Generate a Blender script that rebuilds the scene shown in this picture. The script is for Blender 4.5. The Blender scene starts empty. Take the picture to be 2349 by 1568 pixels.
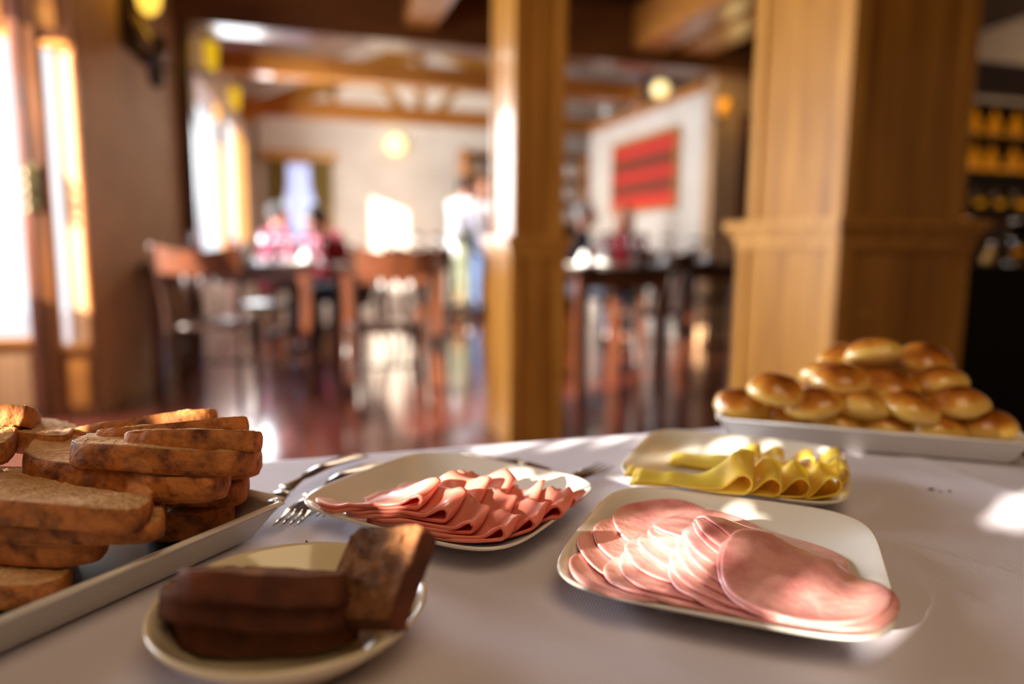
import bpy, bmesh, math, random
from mathutils import Vector, Matrix, noise
random.seed(7)
PI = math.pi
SC = bpy.context.scene
COL = SC.collection

# ------------------------------------------------------------ camera, world, sun, exposure
FPX, HOR, ROLL, YAW = 1640.0, 565.0, 0.0095, math.radians(17)
EYE = Vector((0, 0, 0.90))
PITCH = math.atan((784 - HOR) / FPX)
FWD = Vector((math.sin(YAW) * math.cos(PITCH), math.cos(YAW) * math.cos(PITCH), -math.sin(PITCH)))
R0 = Vector((math.cos(YAW), -math.sin(YAW), 0))
U0 = R0.cross(FWD)
EX = math.cos(ROLL) * R0 + math.sin(ROLL) * U0
EY = -math.sin(ROLL) * R0 + math.cos(ROLL) * U0

cd = bpy.data.cameras.new('camera')
cam = bpy.data.objects.new('camera', cd)
COL.objects.link(cam)
cam.matrix_world = Matrix(((EX.x, EY.x, -FWD.x, EYE.x), (EX.y, EY.y, -FWD.y, EYE.y), (EX.z, EY.z, -FWD.z, EYE.z), (0, 0, 0, 1)))
cd.sensor_width = 36
cd.lens = FPX / 2349 * 36
cd.clip_start = 0.02
cd.clip_end = 200
cd.dof.use_dof = True
cd.dof.focus_distance = 0.53
cd.dof.aperture_fstop = 1.9
SC.camera = cam

w = bpy.data.worlds.new('sky')
SC.world = w
w.use_nodes = True
bg = w.node_tree.nodes['Background']
bg.inputs[0].default_value = (0.88, 0.94, 1.0, 1)
bg.inputs[1].default_value = 1.6

SUN_T = Vector((0.83, 0.48, -0.30)).normalized()      # direction the sunlight travels
sl = bpy.data.lights.new('sun', 'SUN')
sl.energy = 27
sl.angle = math.radians(0.3)
sl.color = (1.0, 0.90, 0.76)
so = bpy.data.objects.new('sun', sl)
COL.objects.link(so)
so.rotation_euler = SUN_T.to_track_quat('-Z', 'Y').to_euler()

def area(name, loc, target, sx, sy, power, color):
    l = bpy.data.lights.new(name, 'AREA')
    l.shape = 'RECTANGLE'
    l.size, l.size_y, l.energy, l.color = sx, sy, power, color
    o = bpy.data.objects.new(name, l)
    COL.objects.link(o)
    o.location = loc
    o.rotation_euler = (Vector(target) - Vector(loc)).to_track_quat('-Z', 'Y').to_euler()
    return o
area('ceiling_lamp', (0.2, -0.4, 2.35), (0.3, 0.5, 0.7), 1.2, 1.2, 13, (1.0, 0.72, 0.42))
area('dining_window_light', (-0.45, 7.3, 1.6), (3, 6.8, 1.0), 2.6, 1.4, 150, (0.9, 0.95, 1.0))
area('side_window_light', (-2.15, 2.4, 1.6), (3, 3.0, 0.9), 2.0, 1.1, 60, (0.9, 0.95, 1.0))
area('door_window_light', (-1.75, 4.0, 1.3), (1.2, 0.9, 0.9), 0.8, 1.4, 150, (0.90, 0.92, 1.0))

SC.view_settings.view_transform = 'Standard'
SC.view_settings.look = 'None'
SC.view_settings.gamma = 1
SC.view_settings.use_curve_mapping = False
SC.view_settings.exposure = 0.0

def ray(px, py):
    return FWD + EX * ((px - 1174.5) / FPX) - EY * ((py - 784) / FPX)
def P(px, py, z):
    d = ray(px, py)
    return EYE + d * ((z - EYE.z) / d.z)
def D(px, py, dep):
    return EYE + ray(px, py) * dep
def floor_at(px, dep):
    p = D(px, HOR, dep)
    return (p.x, p.y)

# ------------------------------------------------------------ materials
def rgb(r, g, b):
    f = lambda c: (c / 255 / 12.92) if c / 255 <= 0.04045 else ((c / 255 + 0.055) / 1.055) ** 2.4
    return (f(r), f(g), f(b), 1)

def mat(name, c1, c2=None, rough=0.5, scale=8, stretch=(1, 1, 1), bump=0, bscale=None, metal=0, sss=0, sssr=(1, .3, .15),
        coat=0, emis=None, estr=0, trans=0, ior=1.45, spec=0.5, detail=4, ramp=None, sheen=0, rotz=0, bdist=0.002):
    m = bpy.data.materials.new(name)
    m.use_nodes = True
    nt = m.node_tree
    b = nt.nodes['Principled BSDF']
    L = nt.links.new
    def s(k, v):
        if k in b.inputs: b.inputs[k].default_value = v
    s('Base Color', c1); s('Roughness', rough); s('Metallic', metal); s('Coat Weight', coat); s('Coat Roughness', .12)
    s('Transmission Weight', trans); s('IOR', ior); s('Specular IOR Level', spec)
    s('Subsurface Weight', sss); s('Subsurface Radius', sssr); s('Subsurface Scale', 0.012 if sss else .05)
    s('Sheen Weight', sheen)
    if emis: s('Emission Color', emis); s('Emission Strength', estr)
    tc = nt.nodes.new('ShaderNodeTexCoord')
    mp = nt.nodes.new('ShaderNodeMapping')
    mp.inputs['Scale'].default_value = stretch
    mp.inputs['Rotation'].default_value = (0, 0, rotz)
    L(tc.outputs['Object'], mp.inputs[0])
    if c2:
        n = nt.nodes.new('ShaderNodeTexNoise')
        n.inputs['Scale'].default_value = scale
        n.inputs['Detail'].default_value = detail
        n.inputs['Roughness'].default_value = .6
        L(mp.outputs[0], n.inputs['Vector'])
        r = nt.nodes.new('ShaderNodeValToRGB')
        r.color_ramp.elements[0].position, r.color_ramp.elements[1].position = ramp or (.35, .65)
        r.color_ramp.elements[0].color = c1
        r.color_ramp.elements[1].color = c2
        L(n.outputs[0], r.inputs[0]); L(r.outputs[0], b.inputs['Base Color'])
    if bump:
        n2 = nt.nodes.new('ShaderNodeTexNoise')
        n2.inputs['Scale'].default_value = bscale or scale * 3
        n2.inputs['Detail'].default_value = 6
        L(mp.outputs[0], n2.inputs['Vector'])
        bp = nt.nodes.new('ShaderNodeBump')
        bp.inputs['Strength'].default_value = bump
        bp.inputs['Distance'].default_value = bdist
        L(n2.outputs[0], bp.inputs['Height']); L(bp.outputs[0], b.inputs['Normal'])
    return m

M = {}
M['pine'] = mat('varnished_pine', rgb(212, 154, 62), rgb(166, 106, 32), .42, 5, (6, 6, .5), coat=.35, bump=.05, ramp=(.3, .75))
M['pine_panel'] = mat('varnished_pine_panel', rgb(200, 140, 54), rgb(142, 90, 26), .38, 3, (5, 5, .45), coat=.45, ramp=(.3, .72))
M['pine_dark'] = mat('brown_pine', rgb(138, 82, 36), rgb(90, 50, 20), .35, 4, (5, 5, .5), coat=.3)  # darker brown pine for door plane, ceiling slopes and far post
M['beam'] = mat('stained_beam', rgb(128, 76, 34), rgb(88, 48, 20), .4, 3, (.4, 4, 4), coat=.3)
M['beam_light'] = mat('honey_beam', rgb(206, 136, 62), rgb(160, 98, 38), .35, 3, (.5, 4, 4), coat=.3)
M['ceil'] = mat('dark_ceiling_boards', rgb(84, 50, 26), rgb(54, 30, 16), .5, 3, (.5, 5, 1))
M['wall'] = mat('cream_plaster', rgb(228, 220, 208), rgb(214, 204, 192), .8, 3, bump=.1, bscale=60)
M['wall_warm'] = mat('beige_plaster', rgb(204, 164, 122), rgb(184, 144, 104), .6, 2, bump=.1, bscale=60)
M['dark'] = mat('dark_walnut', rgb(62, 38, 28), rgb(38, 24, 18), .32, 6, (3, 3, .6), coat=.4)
M['dark_lit'] = mat('reddish_lit_walnut', rgb(112, 60, 34), rgb(74, 40, 24), .42, 6, (3, 3, .6), coat=.5)  # reddish walnut; sunlit tone put into chair rails, front aprons and table legs
M['black'] = mat('black_lacquer', rgb(14, 12, 12), rgb(22, 20, 20), .5, 4, spec=.2)
M['iron'] = mat('wrought_iron', rgb(40, 28, 26), rgb(60, 44, 40), .35, 10, metal=.5)
M['steel'] = mat('polished_steel', rgb(190, 180, 168), rgb(170, 160, 150), .13, 6, metal=1)
M['brass'] = mat('aged_brass', rgb(110, 96, 60), rgb(84, 72, 44), .35, 8, metal=.8)
M['glass'] = mat('clear_glass', (1, 1, 1, 1), None, .06, trans=1, ior=1.45)
M['china'] = mat('white_glazed_china', rgb(240, 236, 226), rgb(234, 228, 216), .14, 3, coat=.6, spec=.6)
M['cream_china'] = mat('cream_glazed_china', rgb(242, 228, 196), rgb(236, 220, 184), .12, 3, coat=.7, spec=.6)
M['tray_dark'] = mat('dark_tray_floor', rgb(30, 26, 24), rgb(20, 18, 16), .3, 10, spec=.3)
M['napkin'] = mat('white_cloth', rgb(240, 240, 244), None, .9)
M['lamp_warm'] = mat('lamp_warm', rgb(255, 220, 120), None, .4, emis=rgb(255, 205, 70), estr=1.6)
M['lamp_globe'] = mat('lamp_globe', rgb(255, 240, 190), None, .4, emis=rgb(255, 226, 150), estr=1.7)
M['lamp_yellow'] = mat('lamp_yellow', rgb(240, 200, 20), None, .4, emis=rgb(236, 196, 20), estr=.75)
M['bar_amber'] = mat('backlit_amber', rgb(220, 140, 10), None, .4, emis=rgb(214, 136, 8), estr=.5)
M['olive'] = mat('olive_curtain', rgb(160, 138, 74), rgb(134, 114, 58), .8, 5, (6, 6, .3))
M['sheer'] = mat('window_panel', rgb(196, 150, 100), rgb(170, 124, 82), .8, 4, (8, 8, .3))
M['blue_glow'] = mat('daylight_blue', rgb(210, 220, 250), None, .8, emis=rgb(205, 215, 250), estr=.55)
M['skin'] = mat('skin', rgb(222, 160, 134), rgb(206, 140, 116), .5, 9)
M['eye'] = mat('eye', rgb(240, 236, 232), None, .2)
M['hair_dark'] = mat('dark_hair', rgb(48, 34, 26), rgb(30, 22, 18), .5, 20)
M['hair_grey'] = mat('grey_hair', rgb(190, 184, 182), rgb(150, 144, 142), .5, 20)
M['hair_blond'] = mat('blond_hair', rgb(170, 128, 78), rgb(124, 90, 52), .5, 20)
M['red_knit'] = mat('red_knit', rgb(168, 26, 44), rgb(130, 16, 32), .85, 20)
M['pink_knit'] = mat('raspberry_knit', rgb(178, 44, 92), rgb(142, 28, 68), .85, 20)
M['white_shirt'] = mat('white_shirt', rgb(236, 238, 248), rgb(220, 222, 238), .8, 6)
M['olive_cloth'] = mat('olive_trousers', rgb(112, 116, 96), rgb(84, 88, 72), .85, 8)
M['navy_cloth'] = mat('navy_jacket', rgb(36, 38, 54), rgb(24, 26, 38), .8, 8)
M['denim'] = mat('denim', rgb(84, 104, 142), rgb(60, 78, 112), .85, 8)
M['leaf'] = mat('green_leaf', rgb(64, 92, 40), rgb(44, 70, 28), .6, 8)

# bread, meats, cheese
M['crumb'] = mat('wholemeal_crumb', rgb(226, 176, 116), rgb(198, 142, 84), .9, 90, bump=1, bscale=220, bdist=.006, sss=.1, sssr=(1, .5, .2), ramp=(.3, .7))
M['crust'] = mat('wholemeal_crust', rgb(200, 124, 60), rgb(88, 42, 20), .66, 70, bump=1, bscale=140, bdist=.003, ramp=(.42, .70), detail=8)
M['rye_crumb'] = mat('black_bread_crumb', rgb(184, 122, 72), rgb(86, 50, 28), .85, 60, bump=1, bscale=330, bdist=.006, ramp=(.25, .7), detail=8)
M['rye_crust'] = mat('black_bread_crust', rgb(122, 66, 38), rgb(58, 32, 20), .72, 24, bump=1, bscale=55, bdist=.004, ramp=(.3, .7), detail=8, spec=.3)
M['ham'] = mat('pink_ham', rgb(236, 166, 158), rgb(184, 86, 94), .3, 34, (1, 1, 1), bump=.5, bscale=150, bdist=.0014, sss=.25, sssr=(1, .35, .25), coat=.3, ramp=(.42, .78), detail=8)
M['bologna'] = mat('smooth_pink_sausage', rgb(244, 142, 122), rgb(238, 130, 114), .34, 20, bump=.08, bscale=200, sss=.45, sssr=(1, .3, .2), coat=.3)
M['cheese'] = mat('yellow_cheese', rgb(255, 210, 92), rgb(255, 196, 64), .38, 10, bump=.05, bscale=60, sss=.6, sssr=(1, .75, .2), coat=.2)
M['crumbs'] = mat('dark_crumbs', rgb(60, 36, 20), None, .9)

def bun_mat():
    m = mat('glazed_bun', rgb(200, 110, 30), None, .22, coat=.6)
    nt = m.node_tree; L = nt.links.new
    b = nt.nodes['Principled BSDF']
    tc = nt.nodes.new('ShaderNodeTexCoord')
    sp = nt.nodes.new('ShaderNodeSeparateXYZ'); L(tc.outputs['Object'], sp.inputs[0])
    n = nt.nodes.new('ShaderNodeTexNoise'); n.inputs['Scale'].default_value = 38
    L(tc.outputs['Object'], n.inputs['Vector'])
    ad = nt.nodes.new('ShaderNodeMath'); ad.operation = 'MULTIPLY_ADD'
    L(n.outputs[0], ad.inputs[0]); ad.inputs[1].default_value = .02; L(sp.outputs[2], ad.inputs[2])
    r = nt.nodes.new('ShaderNodeValToRGB')
    mr = nt.nodes.new('ShaderNodeMapRange'); mr.inputs[1].default_value = .004; mr.inputs[2].default_value = .036
    L(ad.outputs[0], mr.inputs[0]); L(mr.outputs[0], r.inputs[0])
    e = r.color_ramp.elements
    e[0].position = .1; e[0].color = rgb(236, 196, 104)
    e[1].position = 1; e[1].color = rgb(120, 54, 14)
    k = e.new(.68); k.color = rgb(206, 128, 40); k = e.new(.5); k.color = rgb(232, 184, 88)
    L(r.outputs[0], b.inputs['Base Color'])
    return m
M['bun'] = bun_mat()

def cloth_mat():
    m = mat('white_damask', rgb(222, 216, 228), rgb(214, 207, 220), .62, 3, sheen=.1)
    nt = m.node_tree; L = nt.links.new
    b = nt.nodes['Principled BSDF']
    tc = nt.nodes.new('ShaderNodeTexCoord')
    hs = []
    for rot in (.6, -.97):
        mp = nt.nodes.new('ShaderNodeMapping'); mp.inputs['Rotation'].default_value = (0, 0, rot)
        L(tc.outputs['Object'], mp.inputs[0])
        wv = nt.nodes.new('ShaderNodeTexWave'); wv.inputs['Scale'].default_value = 150; wv.inputs['Distortion'].default_value = 1.2
        wv.inputs['Detail Scale'].default_value = 2
        L(mp.outputs[0], wv.inputs[0]); hs.append(wv)
    mx = nt.nodes.new('ShaderNodeMath'); mx.operation = 'MULTIPLY'
    L(hs[0].outputs['Fac'], mx.inputs[0]); L(hs[1].outputs['Fac'], mx.inputs[1])
    bp = nt.nodes.new('ShaderNodeBump'); bp.inputs['Strength'].default_value = .5; bp.inputs['Distance'].default_value = .0005
    L(mx.outputs[0], bp.inputs['Height']); L(bp.outputs[0], b.inputs['Normal'])
    return m
M['cloth'] = cloth_mat()

def floor_mat():
    m = mat('polished_red_floor', rgb(120, 54, 38), rgb(82, 34, 26), .16, 2.5, (1.2, 6, 1), coat=.6)
    nt = m.node_tree; L = nt.links.new
    b = nt.nodes['Principled BSDF']
    tc = nt.nodes.new('ShaderNodeTexCoord')
    br = nt.nodes.new('ShaderNodeTexBrick')
    br.inputs['Scale'].default_value = 1; br.inputs['Brick Width'].default_value = 1.6; br.inputs['Row Height'].default_value = .12
    br.inputs['Mortar Size'].default_value = .004
    L(tc.outputs['Object'], br.inputs[0])
    bp = nt.nodes.new('ShaderNodeBump'); bp.inputs['Strength'].default_value = .3; bp.inputs['Distance'].default_value = .002
    bp.invert = True
    L(br.outputs['Fac'], bp.inputs['Height']); L(bp.outputs[0], b.inputs['Normal'])
    return m
M['floor'] = floor_mat()

def textile_mat():
    m = mat('striped_weaving', rgb(200, 50, 40), None, .9)
    nt = m.node_tree; L = nt.links.new
    b = nt.nodes['Principled BSDF']
    tc = nt.nodes.new('ShaderNodeTexCoord')
    sp = nt.nodes.new('ShaderNodeSeparateXYZ'); L(tc.outputs['Object'], sp.inputs[0])
    ml = nt.nodes.new('ShaderNodeMath'); ml.operation = 'MULTIPLY_ADD'; ml.inputs[1].default_value = 1 / .72; ml.inputs[2].default_value = .5
    L(sp.outputs[2], ml.inputs[0])
    r = nt.nodes.new('ShaderNodeValToRGB'); r.color_ramp.interpolation = 'CONSTANT'
    L(ml.outputs[0], r.inputs[0])
    cols = [(0, (216, 60, 48)), (.2, (120, 60, 40)), (.33, (150, 56, 40)), (.42, (206, 54, 44)), (.56, (120, 58, 38)), (.70, (140, 60, 40)), (.78, (206, 56, 46)), (.95, (150, 64, 40))]
    e = r.color_ramp.elements
    e[0].position = 0; e[0].color = rgb(*cols[0][1]); e[1].position = cols[-1][0]; e[1].color = rgb(*cols[-1][1])
    for p, c in cols[1:-1]:
        k = e.new(p); k.color = rgb(*c)
    L(r.outputs[0], b.inputs['Base Color'])
    return m
M['textile'] = textile_mat()

# ------------------------------------------------------------ helpers
def link(name, me, m, parent=None, smooth=False):
    o = bpy.data.objects.new(name, me)
    COL.objects.link(o)
    for x in (m if isinstance(m, (list, tuple)) else [m]):
        me.materials.append(x)
    if smooth: me.shade_smooth()
    if parent: o.parent = parent
    return o
def pyd(name, vs, fs, m, parent=None, smooth=False, mi=None):
    me = bpy.data.meshes.new(name)
    me.from_pydata([tuple(v) for v in vs], [], fs)
    if mi: me.polygons.foreach_set('material_index', mi)
    me.update()
    return link(name, me, m, parent, smooth)
def from_bm(name, bm, m, parent=None, smooth=False):
    bmesh.ops.recalc_face_normals(bm, faces=bm.faces)
    me = bpy.data.meshes.new(name)
    bm.to_mesh(me); bm.free()
    return link(name, me, m, parent, smooth)
def tag(o, label=None, cat=None, group=None, kind=None):
    if label: o['label'] = label
    if cat: o['category'] = cat
    if group: o['group'] = group
    if kind: o['kind'] = kind
    return o
def thing(name, label, cat, loc=(0, 0, 0), rz=0, group=None):
    o = bpy.data.objects.new(name, None)
    COL.objects.link(o)
    o.empty_display_size = .05
    o.location = loc
    o.rotation_euler = (0, 0, rz)
    return tag(o, label, cat, group)
def copy_tree(o, parent=None):
    c = o.copy(); COL.objects.link(c)
    if parent: c.parent = parent
    for ch in list(o.children): copy_tree(ch, c)
    return c
def bx(bm, x0, x1, y0, y1, z0, z1, bev=0, mtx=None):
    r = bmesh.ops.create_cube(bm, size=1)['verts']
    for v in r:
        v.co = Vector((x0 + (v.co.x + .5) * (x1 - x0), y0 + (v.co.y + .5) * (y1 - y0), z0 + (v.co.z + .5) * (z1 - z0)))
    if bev:
        es = {e for v in r for e in v.link_edges}
        rr = bmesh.ops.bevel(bm, geom=list(es), offset=bev, segments=2, affect='EDGES')
        r = list({v for v in rr['verts']} | {v for v in r if v.is_valid})
    if mtx is not None:
        for v in r: v.co = mtx @ v.co
    return bm
def box(name, x0, x1, y0, y1, z0, z1, m, parent=None, bev=.004, mtx=None):
    bm = bmesh.new(); bx(bm, x0, x1, y0, y1, z0, z1, bev, mtx)
    return from_bm(name, bm, m, parent)
def struct(o):
    o['kind'] = 'structure'; return o
def tube_geo(pts, rads, n=10, flat=1.0, up=Vector((0, 0, 1))):
    vs, fs = [], []
    pts = [Vector(p) for p in pts]
    for i, p in enumerate(pts):
        t = (pts[min(i + 1, len(pts) - 1)] - pts[max(i - 1, 0)]).normalized()
        u = up if abs(t.dot(up)) < .95 else Vector((1, 0, 0))
        a = t.cross(u).normalized(); b = a.cross(t).normalized()
        r = rads[i] if isinstance(rads, (list, tuple)) else rads
        ra, rb = r if isinstance(r, tuple) else (r, r * flat)
        for k in range(n):
            th = 2 * PI * k / n
            vs.append(p + a * ra * math.cos(th) + b * rb * math.sin(th))
    for i in range(len(pts) - 1):
        for k in range(n):
            fs.append((i * n + k, i * n + (k + 1) % n, (i + 1) * n + (k + 1) % n, (i + 1) * n + k))
    fs.append(tuple(range(n - 1, -1, -1))); fs.append(tuple(range((len(pts) - 1) * n, len(pts) * n)))
    return vs, fs
def tube(name, pts, rads, m, parent=None, n=10, flat=1.0):
    v, f = tube_geo(pts, rads, n, flat)
    return pyd(name, v, f, m, parent, True)
def lathe(name, prof, m, parent=None, n=28, loc=(0, 0, 0)):
    vs, fs = [], []
    for r, z in prof:
        for k in range(n):
            th = 2 * PI * k / n
            vs.append((loc[0] + r * math.cos(th), loc[1] + r * math.sin(th), loc[2] + z))
    for i in range(len(prof) - 1):
        for k in range(n):
            fs.append((i * n + k, i * n + (k + 1) % n, (i + 1) * n + (k + 1) % n, (i + 1) * n + k))
    if prof[0][0] > 0: fs.append(tuple(range(n - 1, -1, -1)))
    if prof[-1][0] > 0: fs.append(tuple(range((len(prof) - 1) * n, len(prof) * n)))
    return pyd(name, vs, fs, m, parent, True)
def smooth_path(pts, sub=6):
    out = []
    n = len(pts)
    for i in range(n - 1):
        p0, p1, p2, p3 = pts[max(i - 1, 0)], pts[i], pts[i + 1], pts[min(i + 2, n - 1)]
        for s in range(sub):
            t = s / sub
            out.append(.5 * ((2 * p1) + (p2 - p0) * t + (2 * p0 - 5 * p1 + 4 * p2 - p3) * t * t + (3 * p1 - p0 - 3 * p2 + p3) * t ** 3))
    out.append(pts[-1])
    return out

# ------------------------------------------------------------ room shell
HB = 2.40        # underside of the header beams
struct(box('floor', -3.5, 8.5, -4, 10.6, -.1, 0, M['floor'], bev=0))
ceil = struct(box('ceiling', -3.5, 8.5, -4, 5.8, 2.86, 2.95, M['ceil'], bev=0))
for i in range(20):
    y = 2.0 + i * .19
    box('board', -3.5, 8.4, y, y + .182, 2.835, 2.86, M['ceil'], ceil, bev=.006)

def wall_with_holes(name, fn, u0, u1, z0, z1, holes, th, m):
    """wall in (u,z) with rectangular holes; fn(u, depth, z) -> world point"""
    us = sorted({u0, u1} | {h[0] for h in holes} | {h[1] for h in holes})
    zs = sorted({z0, z1} | {h[2] for h in holes} | {h[3] for h in holes})
    bm = bmesh.new()
    for a, b in zip(us, us[1:]):
        for c, d in zip(zs, zs[1:]):
            if any(h[0] <= (a + b) / 2 <= h[1] and h[2] <= (c + d) / 2 <= h[3] for h in holes): continue
            vs = [bm.verts.new(fn(u, t, z)) for t in (0, th) for u, z in ((a, c), (b, c), (b, d), (a, d))]
            for f in ((0, 1, 2, 3), (7, 6, 5, 4), (0, 4, 5, 1), (1, 5, 6, 2), (2, 6, 7, 3), (3, 7, 4, 0)):
                bm.faces.new([vs[i] for i in f])
    bmesh.ops.remove_doubles(bm, verts=bm.verts, dist=1e-5)
    return struct(from_bm(name, bm, m))

def wall_frame(A, B):
    A, B = Vector((A[0], A[1], 0)), Vector((B[0], B[1], 0))
    t = (B - A).normalized(); n = Vector((-t.y, t.x, 0))      # n points to the left of A->B
    return lambda u, d, z: A + t * u + n * d + Vector((0, 0, z)), (B - A).length

def window(name, fn, u0, u1, z0, z1, m, bars_u=0, bars_z=0, fw=.05, d0=-.02, d1=.06, glass=False):
    """frame (with rails and bars) set in a wall hole"""
    def piece(nm, a, b, c, d, par):
        bm = bmesh.new()
        vs = [bm.verts.new(fn(u, t, z)) for t in (d0, d1) for u, z in ((a, c), (b, c), (b, d), (a, d))]
        for f in ((0, 1, 2, 3), (7, 6, 5, 4), (0, 4, 5, 1), (1, 5, 6, 2), (2, 6, 7, 3), (3, 7, 4, 0)):
            bm.faces.new([vs[i] for i in f])
        return from_bm(nm, bm, m, par)
    w_ = struct(piece(name, u0, u1, z0, z0 + fw, None))
    piece('head_rail', u0, u1, z1 - fw, z1, w_)
    piece('jamb', u0, u0 + fw, z0 + fw, z1 - fw, w_); piece('jamb', u1 - fw, u1, z0 + fw, z1 - fw, w_)
    for i in range(bars_u):
        u = u0 + (u1 - u0) * (i + 1) / (bars_u + 1)
        piece('glazing_bar', u - .014, u + .014, z0 + fw, z1 - fw, w_)
    for i in range(bars_z):
        z = z0 + (z1 - z0) * (i + 1) / (bars_z + 1)
        piece('glazing_bar', u0 + fw, u1 - fw, z - .014, z + .014, w_)
    return w_

# near left wall (out of the frame to the left) with unseen windows placed so the sun reaches table and chairs
fnL, LL = wall_frame((-2.3, -4), (-2.3, 4.15))
near_holes = [(2.05, 3.75, 1.15, 2.25), (5.58, 7.7, .95, 2.4)]
wall_with_holes('wall_left', fnL, 0, LL, 0, 2.86, near_holes, .14, M['wall_warm'])
window('window_1', fnL, *near_holes[0], M['pine'], 0, 0, .04)
window('window_2', fnL, *near_holes[1], M['pine'], 2, 0, .05)
area('dining_fill_light', (1.1, 8.1, 2.38), (1.1, 8.1, 0), 1.5, 1.3, 75, (1.0, 0.88, 0.7))  # added fill light that brightens the dining room, no lamp there
area('gable_fill_light', (1.6, 9.4, 2.9), (1.6, 10.35, 3.1), 3.0, .3, 16, (1.0, 0.93, 0.82))  # added unseen fill light brightening the far wall behind the truss
struct(box('wall_back', -2.44, 6, -4.1, -4, 0, 2.86, M['wall_warm'], bev=0))
fnK, KK = wall_frame((5.9, 10.45), (5.9, -4.05))
wall_with_holes('wall_right', fnK, 0, KK, 0, 2.86, [], .14, M['wall_warm'])

# door plane, frontal, at the far end of the near room
def door_x(px, Y=4.15):
    d = ray(px, HOR); return d.x / d.y * Y
YD = 4.15
def zY(px, py, Y):
    d = ray(px, py); return EYE.z + d.z * (Y / d.y)
fnD, DD = wall_frame((-2.3, YD), (door_x(206), YD))
U = lambda px: door_x(px) + 2.3
zb1, zt1 = zY(50, 788, YD), zY(30, 72, YD)
zb2, zt2 = zY(180, 800, YD), zY(145, 98, YD)
d_holes = [(U(-160), U(82), zb1, zt1), (U(122), U(196), zb2, zt2)]
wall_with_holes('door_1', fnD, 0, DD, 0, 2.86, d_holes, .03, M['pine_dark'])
door = bpy.data.objects['door_1']
def dpart(nm, p0, p1, z0, z1, y0, y1, m, bev=.004):
    return box(nm, door_x(p0), door_x(p1), YD + y0, YD + y1, z0, z1, m, door, bev)
for (a, b, z0, z1) in ((-160, 84, zb1, zt1), (122, 196, zb2, zt2)):
    dpart('glazing_bead', a, a + 7, z0, z1, -.01, .02, M['beam_light'])
    dpart('glazing_bead', b - 7, b, z0, z1, -.01, .02, M['beam_light'])
    dpart('glazing_bead', a + 6, b - 6, z1 - .03, z1, -.02, .03, M['beam_light'])
    dpart('glazing_bead', a + 6, b - 6, z0, z0 + .03, -.02, .03, M['beam_light'])
dpart('stile', 62, 88, 0, 2.8, -.05, 0, M['dark_lit'])
dpart('stile', 96, 118, 0, 2.8, -.035, 0, M['pine_dark'])
dpart('stile', 197, 206, 0, 2.8, -.04, 0, M['pine_dark'])
dpart('lower_panel', -160, 52, .05, zb1 - .05, -.02, 0, M['sheer'])
dpart('lower_panel', 138, 186, .05, zb2 - .05, -.02, 0, M['beam_light'])
dpart('upper_panel', -160, 48, zt1 + .06, 2.8, -.02, 0, M['beam_light'])
dpart('upper_panel', 122, 168, zt2 + .06, 2.8, -.02, 0, M['beam_light'])
zl = zY(92, 430, YD)
dpart('lock_plate', 80, 108, zl - .11, zl + .11, -.06, -.05, M['brass'])
for dz in (-.11, -.05, .0, .06):
    p = Vector((door_x(88), YD - .085, zl + dz))
    bm = bmesh.new(); bmesh.ops.create_uvsphere(bm, u_segments=14, v_segments=10, radius=.02, matrix=Matrix.Translation(p))
    from_bm('lock_knob', bm, M['brass'], door, True)

# slanted wall piece between door and header post, then the dining room's left wall
XA, YA = door_x(206), YD
XB, YB = door_x(430, 5.65), 5.65
fnA, LA = wall_frame((XA, YA), (XB, YB))
wall_with_holes('wall_left_middle', fnA, 0, LA, 0, 2.86, [], .12, M['wall_warm'])
XF0, YF0 = door_x(452, 5.75), 5.75
XF1, YF1 = door_x(583, 10.35), 10.35
fnF, LF = wall_frame((XF0, YF0), (XF1, YF1))
def uF(px):
    d = ray(px, HOR); d2 = Vector((d.x, d.y)); t = Vector((XF1 - XF0, YF1 - YF0)); A = Vector((XF0, YF0))
    # A + t*s = d2*k
    det = t.x * -d2.y + d2.x * t.y
    s = (-A.x * -d2.y + -d2.x * A.y) / det
    return s * LF
h1 = (max(uF(462), .1), uF(516), .75, 2.2)
h2 = (uF(526), uF(553), .9, 2.2)
h3 = (uF(560), uF(568), .9, 2.2)  # narrow opening added to let the sun patch onto the far wall
wall_with_holes('wall_left_dining', fnF, 0, LF, 0, 2.6, [h1, h2, h3], .03, M['wall'])
window('window_3', fnF, *h1, M['pine'], 0, 0, .04, -.005, .035)
window('window_4', fnF, *h2, M['pine'], 0, 0, .04, -.005, .035)

window('sun_slot', fnF, *h3, M['pine'], 0, 0, .04, -.005, .035)
# far wall with curtained window, gabled ceiling
YFAR = 10.35
def fx(px, Y=YFAR): return door_x(px, Y)
fnB, LB = wall_frame((XF1, YFAR), (8.5, YFAR))
fh = (fx(622) - XF1, fx(762) - XF1, .9, zY(690, 372, YFAR))
wall_with_holes('wall_far', fnB, 0, LB, 0, 4.6, [fh], .12, M['wall'])
wf = window('window_5', fnB, *fh, M['pine'], 1, 0, .05)
zt = fh[3]
box('lintel', fx(608), fx(775), YFAR - .08, YFAR + .02, zt, zt + .14, M['pine'], wf)

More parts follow.
